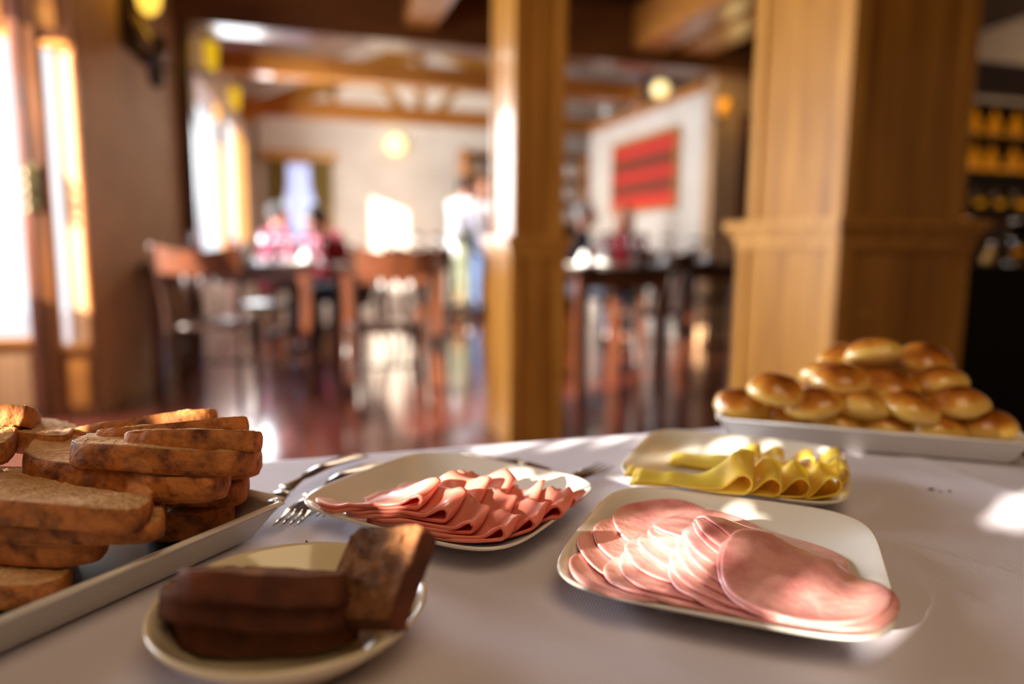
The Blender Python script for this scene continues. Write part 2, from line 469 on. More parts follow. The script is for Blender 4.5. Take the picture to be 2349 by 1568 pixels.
def curtain(name, x0, x1, y, z0, z1, m, label, pinch=0.0, side=1, group=None):
    n, k = 40, 14
    vs, fs = [], []
    for j in range(k + 1):
        v = j / k; z = z0 + (z1 - z0) * v
        sq = 1 - pinch * math.exp(-((v - .62) / .09) ** 2)
        for i in range(n + 1):
            u = i / n
            uu = u * sq if side > 0 else 1 - (1 - u) * sq
            vs.append((x0 + (x1 - x0) * uu, y + .025 * math.sin(u * 2 * PI * 6) * (1 + .3 * v), z))
    for j in range(k):
        for i in range(n):
            a = j * (n + 1) + i; fs.append((a, a + 1, a + n + 2, a + n + 1))
    o = pyd(name, vs, fs, m, None, True)
    s = o.modifiers.new('thickness', 'SOLIDIFY'); s.thickness = .006
    return tag(o, label, 'curtain', group)
curtain('curtain', fx(622), fx(664), YFAR - .1, .35, zt + .02, M['olive'], 'olive curtain on the left side of the far window', .3, 1)
curtain('curtain', fx(716), fx(764), YFAR - .1, .35, zt + .02, M['olive'], 'olive curtain on the right side of the far window', .3, -1)
curtain('window_panel', fx(662), fx(724), YFAR - .05, .35, zt - .02, M['blue_glow'], 'pale blue glowing sheet standing in for daylight in the far window', 0, 1)  # emissive sheet added for the bright view between the curtains

# gable ceiling of the dining room: two slopes
def slope(name, x0, z0, x1, z1, y0, y1, m):
    bm = bmesh.new()
    vs = [bm.verts.new(p) for p in ((x0, y0, z0), (x1, y0, z1), (x1, y1, z1), (x0, y1, z0), (x0, y0, z0 + .08), (x1, y0, z1 + .08), (x1, y1, z1 + .08), (x0, y1, z0 + .08))]
    for f in ((0, 3, 2, 1), (4, 5, 6, 7), (0, 1, 5, 4), (1, 2, 6, 5), (2, 3, 7, 6), (3, 0, 4, 7)):
        bm.faces.new([vs[i] for i in f])
    return struct(from_bm(name, bm, m))
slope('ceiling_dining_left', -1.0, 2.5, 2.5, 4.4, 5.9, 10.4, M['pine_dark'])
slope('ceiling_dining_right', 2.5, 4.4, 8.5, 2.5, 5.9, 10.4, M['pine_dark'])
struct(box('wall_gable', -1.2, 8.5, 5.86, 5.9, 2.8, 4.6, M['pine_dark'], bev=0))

# header beams
def beam(label, x0, x1, y0, y1, z0, z1, m, name='beam', group=None):
    o = box(name, x0, x1, y0, y1, z0, z1, m, None, .012)
    return tag(o, label, 'beam', group)
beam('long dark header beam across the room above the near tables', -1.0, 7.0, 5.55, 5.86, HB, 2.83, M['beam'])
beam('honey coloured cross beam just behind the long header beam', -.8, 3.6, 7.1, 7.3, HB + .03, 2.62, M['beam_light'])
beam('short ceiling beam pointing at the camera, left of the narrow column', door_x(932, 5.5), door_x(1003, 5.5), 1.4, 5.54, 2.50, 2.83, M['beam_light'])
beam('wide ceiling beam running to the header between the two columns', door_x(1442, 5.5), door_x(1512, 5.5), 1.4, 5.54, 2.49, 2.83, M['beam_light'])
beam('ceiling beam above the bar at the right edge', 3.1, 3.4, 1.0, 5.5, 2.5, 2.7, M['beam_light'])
for sx, lb in ((-1.4, 'door side of the ceiling'), ):
    pass

# truss near the far wall
YT = 9.2
tr = thing('roof_truss', 'honey wooden roof truss with posts and braces before the far wall', 'truss', (0, YT, 0))
def tx(px): return door_x(px, YT)
zc0, zc1 = HB, HB + .2
box('bottom_chord', -.62, 4.2, -.08, .08, zc0, zc1, M['beam_light'], tr, .01)
def strut(nm, pa, pb, wd=.06):
    a = Vector((tx(pa[0]), 0, zY(pa[0], pa[1], YT))); b = Vector((tx(pb[0]), 0, zY(pb[0], pb[1], YT)))
    d = (b - a); t = d.normalized(); n = Vector((-t.z, 0, t.x))
    bm = bmesh.new()
    vs = [bm.verts.new(p + n * s * wd + Vector((0, y, 0))) for y in (-.06, .06) for p, s in ((a, -1), (b, -1), (b, 1), (a, 1))]
    for f in ((0, 1, 2, 3), (7, 6, 5, 4), (0, 4, 5, 1), (1, 5, 6, 2), (2, 6, 7, 3), (3, 7, 4, 0)): bm.faces.new([vs[i] for i in f])
    from_bm(nm, bm, M['pine'], tr)
strut('rafter', (560, 268), (790, 180), .1)
strut('post', (772, 262), (772, 170), .045)
strut('post', (966, 268), (966, 130), .05)
strut('brace', (940, 268), (862, 168), .05)
strut('brace', (1000, 268), (1075, 168), .05)
strut('rafter', (790, 180), (1000, 100), .1)
strut('rafter', (1000, 100), (1270, 250), .1)
strut('post', (1150, 268), (1150, 190), .045)

# posts
def post(label, px0, px1, Y, z1, m, dy=.2):
    o = box('wooden_post', door_x(px0, Y), door_x(px1, Y), Y, Y + dy, 0, z1, m, None, .01)
    return tag(o, label, 'post')
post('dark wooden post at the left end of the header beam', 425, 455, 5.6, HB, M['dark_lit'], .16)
post('slim wooden post in the far left corner behind the tables', 584, 598, 9.9, HB + .1, M['pine_dark'])

# partition with the red weaving
XPt, YP0, YP1 = 3.62, 5.9, 8.55
part = struct(box('wall_partition', XPt, XPt + .14, YP0, YP1, 0, HB - .09, M['wall'], bev=.005))
box('top_rail', XPt - .03, XPt + .17, YP0, YP1, HB - .09, HB, M['beam_light'], part, .008)
struct(box('wall_back_right', XPt, 5.9, 5.75, 5.9, 0, 2.4, M['wall_warm'], bev=.005))
dr = struct(box('door_2', door_x(1690, 5.7), door_x(1760, 5.7), 5.68, 5.749, 0, zY(1700, 262, 5.7), M['dark_lit'], bev=.006))
box('door_panel', door_x(1697, 5.7), door_x(1750, 5.7), 5.66, 5.68, .2, 1.9, M['dark'], dr, .01)
wv = thing('framed_weaving', 'red striped woven textile in a wooden frame on the white partition', 'wall hanging', (XPt - .012, (6.35 + 7.78) / 2, 1.68))
hw, hh = (7.78 - 6.35) / 2, .38
box('textile', -.01, .008, -hw, hw, -hh + .02, hh - .02, M['textile'], wv, 0)
for nm, a in (('frame_side', (-.03, .01, -hw - .04, -hw, -hh - .02, hh + .02)), ('frame_side', (-.03, .01, hw, hw + .04, -hh - .02, hh + .02)),
              ('frame_rail', (-.03, .01, -hw, hw, hh - .02, hh + .02)), ('frame_rail', (-.03, .01, -hw, hw, -hh - .02, -hh + .02))):
    box(nm, *a, M['pine'], wv, .004)
vz = thing('metal_vase', 'tall grey metal canister standing on top of the partition', 'vase', (XPt + .07, 7.35, HB))
lathe('body', [(.001, 0), (.1, 0), (.1, .05), (.085, .1), (.085, .5), (.1, .52), (.1, .55), (.001, .55)], mat('grey_tin', rgb(150, 136, 146), rgb(126, 112, 124), .4, 5), vz)
for px, y, m, lb in ((1440, 6.9, 'lamp_globe', 'small warm round lamp on top of the partition'), (1364, 8.2, 'china', 'white round jar at the far end of the partition top')):
    t = thing('round_lamp' if m == 'lamp_globe' else 'round_jar', lb, 'lamp' if m == 'lamp_globe' else 'jar', (XPt + .07, y, HB))
    lathe('base', [(.001, 0), (.05, 0), (.05, .03), (.02, .05), (.001, .05)], M['iron'], t)
    lathe('shade' if m == 'lamp_globe' else 'body', [(.001, .04)] + [(.085 * math.sin(a * PI / 10), .125 - .085 * math.cos(a * PI / 10)) for a in range(1, 10)] + [(.001, .21)], M[m], t)

# hutch with plates in the far right of the dining room
YH = 9.4
hx0, hx1 = door_x(1068, YH), door_x(1345, YH)
hu = thing('plate_hutch', 'tall orange wooden hutch with open plate shelves behind the narrow column', 'hutch', ((hx0 + hx1) / 2, YH, 0))
HWd = (hx1 - hx0) / 2
box('back_panel', -HWd, HWd, .33, .36, 0, 2.15, M['dark'], hu, 0)
for s in (-1, 1): box('side_panel', s * HWd - .03, s * HWd + .03, -.02, .36, 0, 2.18, M['beam_light'], hu)
for z in (.9, 1.2, 1.5, 1.8, 2.12): box('shelf', -HWd, HWd, 0, .33, z, z + .03, M['beam_light'], hu)
for s in (-1, 1):
    box('cupboard_door', min(0, s * HWd), max(0, s * HWd), -.02, 0, .1, .88, M['pine'], hu)
pl0 = None
for i, z in enumerate((1.23, 1.53, 1.83)):
    for j, px in enumerate((1082, 1102, 1306, 1326)):
        x = door_x(px, YH)
        if pl0 is None:
            pl0 = thing('display_plate', 'round white plate standing on a hutch shelf', 'plate', (x, YH + .22, z), 0, 'plates on the hutch shelves')
            o = lathe('disc', [(.001, 0), (.07, .004), (.12, .02), (.122, .024), (.07, .01), (.001, .006)], M['china'], pl0)
            o.rotation_euler = (PI / 2 - .15, 0, 0); o.location = (0, 0, .122)
        else:
            c = copy_tree(pl0); c.location = (x, YH + .22, z)

# ------------------------------------------------------------ columns with panels
def column(x0, x1, y0, y1, zl, label, ztop=2.56, ov=.03, low=.022, st=.05):
    c = thing('wooden_column', label, 'column', ((x0 + x1) / 2, (y0 + y1) / 2, 0))
    hx, hy = (x1 - x0) / 2, (y1 - y0) / 2
    box('core', -hx + .012, hx - .012, -hy + .012, hy - .012, zl, ztop, M['pine_panel'], c, 0)
    box('lower_core', -hx - low + .014, hx + low - .014, -hy - low + .014, hy + low - .014, 0, zl - .06, M['pine_panel'], c, 0)
    for (za, zb, e) in ((zl + .012, ztop, 0), (0, zl - .075, low)):
        X, Y = hx + e, hy + e
        for sx in (-1, 1):
            for sy in (-1, 1):
                bm = bmesh.new()
                bx(bm, *sorted((sx * X, sx * (X - st))), *sorted((sy * Y, sy * (Y - .014))), za, zb, .003)
                bx(bm, *sorted((sx * X, sx * (X - .014))), *sorted((sy * (Y - .014), sy * (Y - st))), za, zb, .003)
                from_bm('corner_stile', bm, M['pine'], c)
    for (dz0, dz1, e) in ((-.02, .012, ov + low), (-.045, -.02, ov * .6 + low), (-.085, -.045, ov * .25 + low)):
        box('ledge_moulding', -hx - e, hx + e, -hy - e, hy + e, zl + dz0, zl + dz1, M['pine'], c, .006)
    return c
Y0 = 1.8
cx = door_x(1927, Y0)
column(cx, door_x(2205, Y0), Y0, 2.28, .985, 'thick square wooden column behind the tray of buns', ztop=2.83, ov=.04, low=.02, st=.055)
Y1 = 3.0
column(door_x(1176, Y1), door_x(1292, Y1), Y1, 3.36, .935, 'narrow square wooden column in the middle of the room', ztop=2.83, ov=.03, low=.012, st=.042)

# ------------------------------------------------------------ lamps on walls
def far_globe():
    p = (fx(908), YFAR - .12, zY(908, 335, YFAR))
    t = thing('wall_globe_lamp', 'round warm glowing wall lamp on the far white wall', 'lamp', p)
    lathe('globe', [(.001, -.13)] + [(.13 * math.sin(a * PI / 10), -.13 * math.cos(a * PI / 10)) for a in range(1, 10)] + [(.001, .13)], M['lamp_globe'], t)
    box('wall_plate', -.06, .06, .1, .12, -.08, .08, M['iron'], t)
far_globe()
def small_lamp(px, py, uu, label):
    p = fnF(uu, -.1, 0)
    z = 2.15
    d = ray(px, py); k = p.y / d.y
    z = EYE.z + d.z * k
    t = thing('wall_lamp', label, 'lamp', (d.x * k, p.y, z))
    lathe('shade', [(.03, -.1), (.04, -.09), (.055, .08), (.05, .1), (.03, .1)], M['lamp_yellow'], t)
    box('bracket', -.12, 0, -.012, .012, -.14, -.11, M['iron'], t)
small_lamp(484, 128, .35, 'yellow wall lamp above the nearer tall side window')
small_lamp(538, 226, uF(522), 'yellow wall lamp between the two tall side windows')

sc = thing('wall_sconce', 'dark wrought iron sconce with a yellow shade on the beige wall', 'wall sconce')
u = LA * .38
pb = fnA(u, 0, 0)
def S3(px, py, off):
    # point on a plane parallel to the slanted wall at distance off
    A = fnA(0, -off, 0); B = fnA(LA, -off, 0); t = B - A; d = ray(px, py)
    det = t.x * -d.y + d.x * t.y
    s = (-A.x * -d.y + -d.x * A.y) / det
    q = A + t * s; k = q.y / d.y
    return Vector((q.x, q.y, EYE.z + d.z * k))
def bar(nm, pts, r, m):
    tube(nm, smooth_path([Vector(p) for p in pts], 6), r, m, sc, 12)
bar('back_plate', [S3(292, -60, .02), S3(292, 0, .03), S3(296, 75, .03), S3(306, 95, .03)], .06, M['iron'])
bar('arm', [S3(300, 20, .05), S3(325, 60, .12), S3(345, 100, .18), S3(355, 140, .2)], .034, M['steel'])
bar('scroll', [S3(295, 80, .04), S3(318, 120, .1), S3(345, 140, .18), S3(368, 118, .22), S3(362, 90, .2)], .036, M['iron'])
bar('finial', [S3(352, 120, .2), S3(355, 150, .2), S3(358, 178, .2), S3(362, 190, .2)], .042, M['iron'])
bar('arm', [S3(355, 150, .2), S3(375, 158, .24), S3(392, 155, .28)], .014, M['iron'])
q = S3(340, -20, .2)
lathe('shade', [(.02, -.12), (.05, -.09), (.09, .1), (.1, .16), (.02, .16)], M['lamp_warm'], sc, loc=q)
q2 = door_x(1650, 5.6)
t = thing('wall_lamp', 'yellow uplight high on the wall between partition and thick column', 'lamp', (q2, 5.65, zY(1650, 245, 5.65)))
lathe('shade', [(.02, -.08), (.03, -.07), (.055, .05), (.05, .06), (.02, .06)], M['bar_amber'], t)
box('bracket', -.02, .02, .05, .1, -.12, .0, M['iron'], t)
pl = bpy.data.lights.new('uplight', 'POINT'); pl.energy = 2.0; pl.color = (1, .75, .3); pl.shadow_soft_size = .1
po = bpy.data.objects.new('uplight', pl); COL.objects.link(po); po.location = (q2, 5.5, zY(1650, 225, 5.5))

# ------------------------------------------------------------ restaurant chairs and tables
def make_chair(label):
    t = thing('dining_chair', label, 'chair', group='dark dining chairs')
    # seat: rounded, wider at the front (-Y is the back)
    vs, fs, n = [], [], 32
    for z, s in ((.43, .94), (.44, 1), (.455, 1), (.465, .93)):
        for k in range(n):
            a = 2 * PI * k / n
            x, y = math.cos(a), math.sin(a)
            x = math.copysign(abs(x) ** .6, x) * .215 * s; y = math.copysign(abs(y) ** .6, y) * .205 * s
            vs.append((x * (1 + .12 * y / .2), y, z))
    for i in range(3):
        for k in range(n): fs.append((i * n + k, i * n + (k + 1) % n, (i + 1) * n + (k + 1) % n, (i + 1) * n + k))
    fs.append(tuple(range(n - 1, -1, -1))); fs.append(tuple(range(3 * n, 4 * n)))
    pyd('seat', vs, fs, M['dark'], t, True)
    for s in (-1, 1):
        tube('leg', [(s * .19, .17, .43), (s * .2, .18, .2), (s * .21, .2, 0)], [.022, .018, .014], M['dark'], t, 8)
        tube('leg', smooth_path([Vector((s * .19, -.27, 0)), Vector((s * .18, -.19, .3)), Vector((s * .18, -.19, .46)), Vector((s * .205, -.23, .72)), Vector((s * .225, -.28, .9))], 4),
             [.015] * 3 + [.02] * 11 + [.016] * 3, M['dark'], t, 8)
        tube('stretcher', [(s * .197, -.2, .24), (s * .2, .175, .2)], .011, M['dark'], t, 8)
    # top rail: curved board with a dipped top edge
    vs, fs, n = [], [], 16
    for i in range(n + 1):
        v = i / n * 2 - 1
        x = .225 * v; y = -.235 - .05 * (1 - v * v)
        zt_, zb_ = .86 + .04 * v * v, .735 + .01 * v * v
        for (dy, z) in ((-.011 - .03, zt_), (.011 - .03, zt_), (.011, zb_), (-.011, zb_)): vs.append((x, y + dy, z))
    for i in range(n):
        for k in range(4): fs.append((i * 4 + k, i * 4 + (k + 1) % 4, (i + 1) * 4 + (k + 1) % 4, (i + 1) * 4 + k))
    fs.append((3, 2, 1, 0)); fs.append(tuple(range(n * 4, n * 4 + 4)))
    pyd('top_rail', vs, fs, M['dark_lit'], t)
    for x in (-.07, 0, .07):
        tube('splat', [(x, -.19, .45), (x * 1.1, -.215, .6), (x * 1.1, -.28, .75)], (.018, .007) if False else [(.018, .008)] * 3, M['dark'], t, 8)
    tube('stretcher', [(-.2, .01, .22), (.2, .01, .22)], .011, M['dark'], t, 8)
    return t
def place(o, px, dep, rz):
    x, y = floor_at(px, dep); o.location = (x, y, 0); o.rotation_euler = (0, 0, rz)
ch0 = make_chair('dark chair with its back to the camera, nearest the beige wall')
place(ch0, 478, 4.05, -.1)
for px, dep, rz, lb in ((885, 3.95, .05, 'dark chair left of the narrow column with sun on its back rail'),
                        (1484, 5.0, .05, 'dark chair right of the narrow column, pulled up to the table with wine glasses'),
                        (1640, 6.45, .8, 'dark chair half hidden beside the thick column'),
                        (620, 5.4, 1.3, 'dark chair at the far side of the left table, turned sideways'),
                        (1000, 5.3, 3.3, 'dark chair facing the camera beyond the middle table'),
                        (1432, 7.2, 2.6, 'dark chair facing the camera under the blond guest'),
                        (822, 5.95, 1.25, 'dark chair carrying the guest in the red sweater'),
                        (577, 8.6, 1.4, 'dark chair deep in the room by the tall side windows')):
    c = copy_tree(ch0); c['label'] = lb; place(c, px, dep, rz)

def make_table(label, px0, px1, dep, dY, z=.78, rz=0):
    a = Vector(floor_at(px0, dep)); b = Vector(floor_at(px1, dep)); b.y = a.y
    wd = (b.x - a.x) / 2
    t = thing('dining_table', label, 'table', ((a.x + b.x) / 2, a.y + dY / 2, 0), rz)
    hy = dY / 2
    box('tabletop', -wd, wd, -hy, hy, z - .035, z, M['dark'], t, .006)
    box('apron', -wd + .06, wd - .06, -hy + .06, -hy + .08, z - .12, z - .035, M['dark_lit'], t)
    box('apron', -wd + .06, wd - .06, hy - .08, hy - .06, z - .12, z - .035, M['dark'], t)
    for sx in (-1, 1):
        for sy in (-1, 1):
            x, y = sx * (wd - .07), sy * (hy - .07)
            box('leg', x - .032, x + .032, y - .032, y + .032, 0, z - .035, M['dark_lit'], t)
    return t
T1 = make_table('dark wooden table left, behind the chair nearest the beige wall', 315, 730, 4.15, .8)
T2 = make_table('dark wooden table in the middle, behind the sunlit chair', 770, 1050, 4.2, .8)
T3 = make_table('dark wooden table with a sunlit leg, right beside the narrow column', 1322, 1600, 4.1, .8)
T4 = make_table('dark wooden table by the thick column', 1560, 1760, 5.3, .8)
T5 = make_table('dark wooden table deep in the room before the red sweater', 600, 790, 6.2, .8)

# glassware and plates
gl = None
def glass(px, py_base_dep, z=.78, lab=None):
    global gl
    x, y = floor_at(px, py_base_dep)
    if gl is None:
        gl = thing('wine_glass', 'clear stemmed wine glass on the dark table at the left', 'glass', (x, y, z), 0, 'wine glasses on the left table')
        lathe('bowl', [(.006, .088), (.03, .1), (.042, .13), (.04, .165), (.032, .195), (.0305, .195), (.0385, .165), (.0405, .13), (.029, .102), (.001, .092)], M['glass'], gl, 20)
        lathe('stem', [(.006, .004), (.0045, .05), (.006, .09)], M['glass'], gl, 12)
        lathe('foot', [(.001, 0), (.036, 0), (.036, .003), (.006, .007), (.001, .007)], M['glass'], gl, 20)
        return gl
    c = copy_tree(gl); c.location = (x, y, z)
    if px > 1300: c['label'] = 'clear stemmed wine glass on the dark tables right of the narrow column'; c['group'] = 'wine glasses right of the narrow column'
    elif px > 900: c['label'] = 'clear stemmed wine glass beside the sunlit chair back'; c['group'] = 'wine glasses by the sunlit chair'
    return c
for px, dep in ((610, 4.5), (640, 4.6), (668, 4.45), (702, 4.7), (730, 4.55), (655, 4.8), (1368, 4.35), (1392, 4.6), (1452, 4.35), (1478, 4.65), (1530, 4.5), (430, 4.7), (1610, 5.6), (1590, 5.5), (960, 4.7), (1000, 4.6)):
    glass(px, dep)
pp = None
for px, dep, z in ((1340, 4.3, .78), (1384, 4.62, .78), (1528, 4.55, .78), (1600, 5.5, .78), (1625, 5.6, .78), (560, 4.6, .78), (700, 4.4, .78)):
    x, y = floor_at(px, dep)
    if pp is None:
        pp = thing('dinner_plate', 'white plate with a napkin on the table beside the narrow column', 'plate', (x, y, z), 0, 'plates beside the narrow column')
        lathe('plate', [(.001, 0), (.06, 0), (.11, .018), (.112, .022), (.06, .008), (.001, .006)], M['china'], pp)
        nk = lathe('napkin', [(.001, .01), (.055, .01), (.03, .05), (.012, .09), (.001, .095)], M['napkin'], pp, 9)
    else:
        c = copy_tree(pp); c.location = (x, y, z)
        if px > 1590: c['label'] = 'white plate with a napkin on the table by the thick column'; c['group'] = 'plates by the thick column'
        elif px < 800: c['label'] = 'white plate with a napkin on the dark left table'; c['group'] = 'plates on the left table'

# ------------------------------------------------------------ people (far behind, strongly out of focus)
def capsule(bm, a, b, ra, rb, n=12, sq=1.0):
    a, b = Vector(a), Vector(b)
    d = (b - a); L_ = d.length; t = d.normalized() if L_ > 1e-6 else Vector((0, 0, 1))
    pts, rs = [], []
    for k in range(4): ang = PI / 2 * (1 - k / 4); pts.append(a - t * ra * math.sin(ang)); rs.append(max(ra * math.cos(ang), .0008))
    for k in range(1, 5): s = k / 5; pts.append(a + d * s); rs.append(ra + (rb - ra) * s)
    for k in range(5): ang = PI / 2 * k / 4; pts.append(b + t * rb * math.sin(ang)); rs.append(max(rb * math.cos(ang), .0008))
    vs, fs = tube_geo(pts, [(r, r * sq) for r in rs], n)
    base = [bm.verts.new(v) for v in vs]
    for f in fs: bm.faces.new([base[i] for i in f])
def ell(bm, c, r, seg=18):
    bmesh.ops.create_uvsphere(bm, u_segments=seg, v_segments=12, radius=1, matrix=Matrix.Translation(Vector(c)) @ Matrix.Diagonal((*r, 1)))
def remesh(o, vox, it=4):
    r = o.modifiers.new('surface', 'REMESH'); r.mode = 'VOXEL'; r.voxel_size = vox; r.use_smooth_shade = True
    s = o.modifiers.new('relax', 'SMOOTH'); s.iterations = it; s.factor = .5
    return o
def person(label, px, dep, heading, pose, top, legs, hair, lean=0, arms='down', look=0, z_off=0, long_hair=False):
    """figure faces local +Y; heading turns it"""
    x, y = floor_at(px, dep)
    root = thing('person', label, 'person', (x, y, z_off), heading)
    H = 1.72
    if pose == 'stand':
        hip = Vector((0, 0, .92)); knees = [Vector((s * .1, .02, .49)) for s in (-1, 1)]; ank = [Vector((s * .11, -.02 + s * .03, .08)) for s in (-1, 1)]
    else:
        hip = Vector((0, 0, .52)); knees = [Vector((s * .12, .42, .5)) for s in (-1, 1)]; ank = [Vector((s * .12, .4, .08)) for s in (-1, 1)]
    L2 = Matrix.Rotation(-lean, 3, 'X')
    up = lambda p: hip + L2 @ Vector(p)
    chest, neck, headc = up((0, 0, .34)), up((0, .01, .54)), up((0, .03, .68))
    sh = [up((s * .185, 0, .46)) for s in (-1, 1)]
    if arms == 'down': el = [up((s * .24, -.02, .17)) for s in (-1, 1)]; wr = [up((s * .23, .1, -.08)) for s in (-1, 1)]
    elif arms == 'table': el = [up((s * .25, .1, .2)) for s in (-1, 1)]; wr = [el[0] + Vector((.08, .25, .02)), el[1] + Vector((-.08, .25, .02))]
    else: el = [up((s * .22, .1, .2)) for s in (-1, 1)]; wr = [el[0] + Vector((.06, .22, .08)), el[1] + Vector((-.06, .22, .1))]
    body = bmesh.new()
    capsule(body, hip + Vector((0, 0, .02)), chest, .12, .13, 14, .72)
    capsule(body, chest, neck - Vector((0, 0, .05)), .13, .07, 14, .75)
    capsule(body, neck - Vector((0, 0, .06)), headc, .055, .05)
    ell(body, headc, (.076, .095, .108)); ell(body, headc + L2 @ Vector((0, .045, -.06)), (.05, .05, .05))
    ell(body, headc + L2 @ Vector((0, .1, -.012)), (.014, .02, .024))
    for s in (-1, 1): ell(body, headc + L2 @ Vector((s * .078, 0, -.005)), (.012, .02, .03))
    for i in range(2):
        s = (-1, 1)[i]
        capsule(body, up((0, 0, .43)), sh[i], .07, .052)
        capsule(body, sh[i], el[i], .05, .038); capsule(body, el[i], wr[i], .038, .025)
        d = (wr[i] - el[i]).normalized(); side = Vector((1, 0, 0)) - d * d.x
        side.normalize(); nrm = d.cross(side)
        palm = wr[i] + d * .05
        capsule(body, wr[i], palm + d * .03, .026, .034, 10, .5)
        for f in range(4):
            o_ = side * (f - 1.5) * .021
            ln = (.06, .075, .07, .055)[f]
            k1 = palm + d * .045 + o_; k2 = k1 + d * ln * .55 - nrm * .008; k3 = k2 + d * ln * .4 - nrm * .022
            capsule(body, k1 - d * .02, k2, .0095, .009, 8); capsule(body, k2, k3, .009, .0075, 8)
        th = palm - side * s * .03
        capsule(body, th, th - side * s * .03 + d * .04, .012, .009, 8)
        capsule(body, hip + Vector((s * .09, 0, 0)), knees[i], .082, .056); capsule(body, knees[i], ank[i], .054, .034)
        capsule(body, ank[i], ank[i] + Vector((0, .14, -.045)), .036, .03, 10)
    b = remesh(from_bm('body', body, M['skin'], root, True), .009, 3)
    tp = bmesh.new()
    capsule(tp, hip + Vector((0, 0, .0)), chest, .145, .15, 14, .75); capsule(tp, chest, neck - Vector((0, 0, .05)), .15, .08, 14, .78)
    for i in range(2):
        capsule(tp, up((0, 0, .42)), sh[i], .085, .066); capsule(tp, sh[i], el[i], .064, .05); capsule(tp, el[i], wr[i] - (wr[i] - el[i]) * .1, .05, .036)
    remesh(from_bm('sweater' if top != 'white_shirt' else 'shirt', tp, M[top], root, True), .012, 4)
    tr_ = bmesh.new()
    capsule(tr_, hip + Vector((-.04, 0, .04)), hip + Vector((.04, 0, .04)), .125, .125)
    for i in range(2):
        s = (-1, 1)[i]
        capsule(tr_, hip + Vector((s * .09, 0, 0)), knees[i], .102, .074); capsule(tr_, knees[i], ank[i] + Vector((0, 0, .0)), .072, .06)
        sh_ = bmesh.new(); capsule(sh_, ank[i] + Vector((0, -.02, -.04)), ank[i] + Vector((0, .15, -.045)), .042, .036, 12, .9)
        from_bm('shoe', sh_, M['black'], root, True)
    remesh(from_bm('trousers', tr_, M[legs], root, True), .012, 4)
    hr = bmesh.new()
    ell(hr, headc + L2 @ Vector((0, -.022, .022)), (.086, .096, .104))
    if long_hair:
        capsule(hr, headc + L2 @ Vector((0, -.06, 0)), headc + L2 @ Vector((0, -.06, -.16)), .075, .06)
        for s in (-1, 1): capsule(hr, headc + L2 @ Vector((s * .07, -.02, 0)), headc + L2 @ Vector((s * .075, -.03, -.14)), .03, .025)
    remesh(from_bm('hair', hr, M[hair], root, True), .01, 2)
    for s in (-1, 1):
        eb = bmesh.new(); ell(eb, headc + L2 @ Vector((s * .03, .087, .008)), (.012, .008, .008), 10)
        from_bm('eye', eb, M['eye'], root, True)
        eb = bmesh.new(); ell(eb, headc + L2 @ Vector((s * .03, .094, .008)), (.005, .003, .005), 8)
        from_bm('iris', eb, M['hair_dark'], root, True)
    eb = bmesh.new(); ell(eb, headc + L2 @ Vector((0, .09, -.05)), (.024, .007, .007), 10)
    from_bm('lips', eb, M['pink_knit'], root, True)
    return root
person('standing person in a white shirt and olive trousers, head bent, left of the narrow column', 1052, 8.4, -1.1, 'stand', 'white_shirt', 'olive_cloth', 'hair_dark', .12, 'hold')
person('seated person in a red sweater leaning forward at the left tables', 822, 5.95, 1.25, 'sit', 'red_knit', 'navy_cloth', 'hair_dark', .5, 'table')
person('dark haired person in a raspberry sweater seated far left by the tall windows', 622, 7.2, -1.0, 'sit', 'pink_knit', 'navy_cloth', 'hair_dark', .1, 'table')
person('blond person in a raspberry sweater seated beside the olive curtain', 752, 8.0, 2.4, 'sit', 'pink_knit', 'denim', 'hair_blond', .1, 'down', long_hair=True)
person('grey haired person in a dark jacket seated right of the narrow column', 1318, 6.6, -2.0, 'sit', 'navy_cloth', 'navy_cloth', 'hair_grey', .1, 'table', z_off=.0)
person('blond person in a red top seated below the woven textile', 1432, 7.15, 2.6, 'sit', 'red_knit', 'navy_cloth', 'hair_blond', .05, 'table', long_hair=True)
person('standing person in denim trousers half hidden behind the narrow column', 1114, 9.0, 2.6, 'stand', 'white_shirt', 'denim', 'hair_dark', .05, 'down')

# ------------------------------------------------------------ bar at the right
XC0 = door_x(2222, 2.35)
ct = thing('bar_counter', 'black bar counter at the right edge behind the buns', 'counter', (XC0, 2.35, 0))
box('body', 0, 2.2, .02, .7, 0, .8, M['black'], ct, .004)
box('countertop', -.02, 2.25, 0, .74, .8, .835, M['black'], ct, .006)
zc = .835
bs = thing('bottle_shelf', 'dark back bar with amber lit shelves behind the black counter', 'shelf', (4.5, 4.0, 0))
box('cabinet', -.4, 1.38, .25, .4, 0, 2.0, M['dark'], bs, 0)
for z in (1.22, 1.47, 1.72):
    box('shelf', -.4, 1.38, 0, .25, z - .025, z, M['dark'], bs)
    box('light_strip', -.4, 1.38, .235, .249, z, z + .06, M['bar_amber'], bs, 0)
bt = None
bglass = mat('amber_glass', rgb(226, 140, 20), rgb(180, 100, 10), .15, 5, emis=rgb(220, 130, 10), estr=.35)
for z, nm in ((1.47, 'lower'), (1.72, 'upper')):
    for i in range(8):
        x = 4.35 + i * .19 + random.uniform(-.03, .03)
        if bt is None:
            bt = thing('bottle', '', 'bottle', (x, 4.1, z), 0)
            lathe('body', [(.001, 0), (.038, 0), (.04, .01), (.04, .1), (.03, .13), (.013, .15), (.013, .185), (.001, .185)], bglass, bt, 16)
            lathe('cap', [(.001, .185), (.015, .185), (.015, .2), (.001, .2)], M['black'], bt, 12)
            c = bt
        else:
            c = copy_tree(bt); c.location = (x, 4.1, z)
        c['label'] = 'amber bottle on the %s lit shelf of the back bar' % nm; c['group'] = 'bottles on the %s bar shelf' % nm
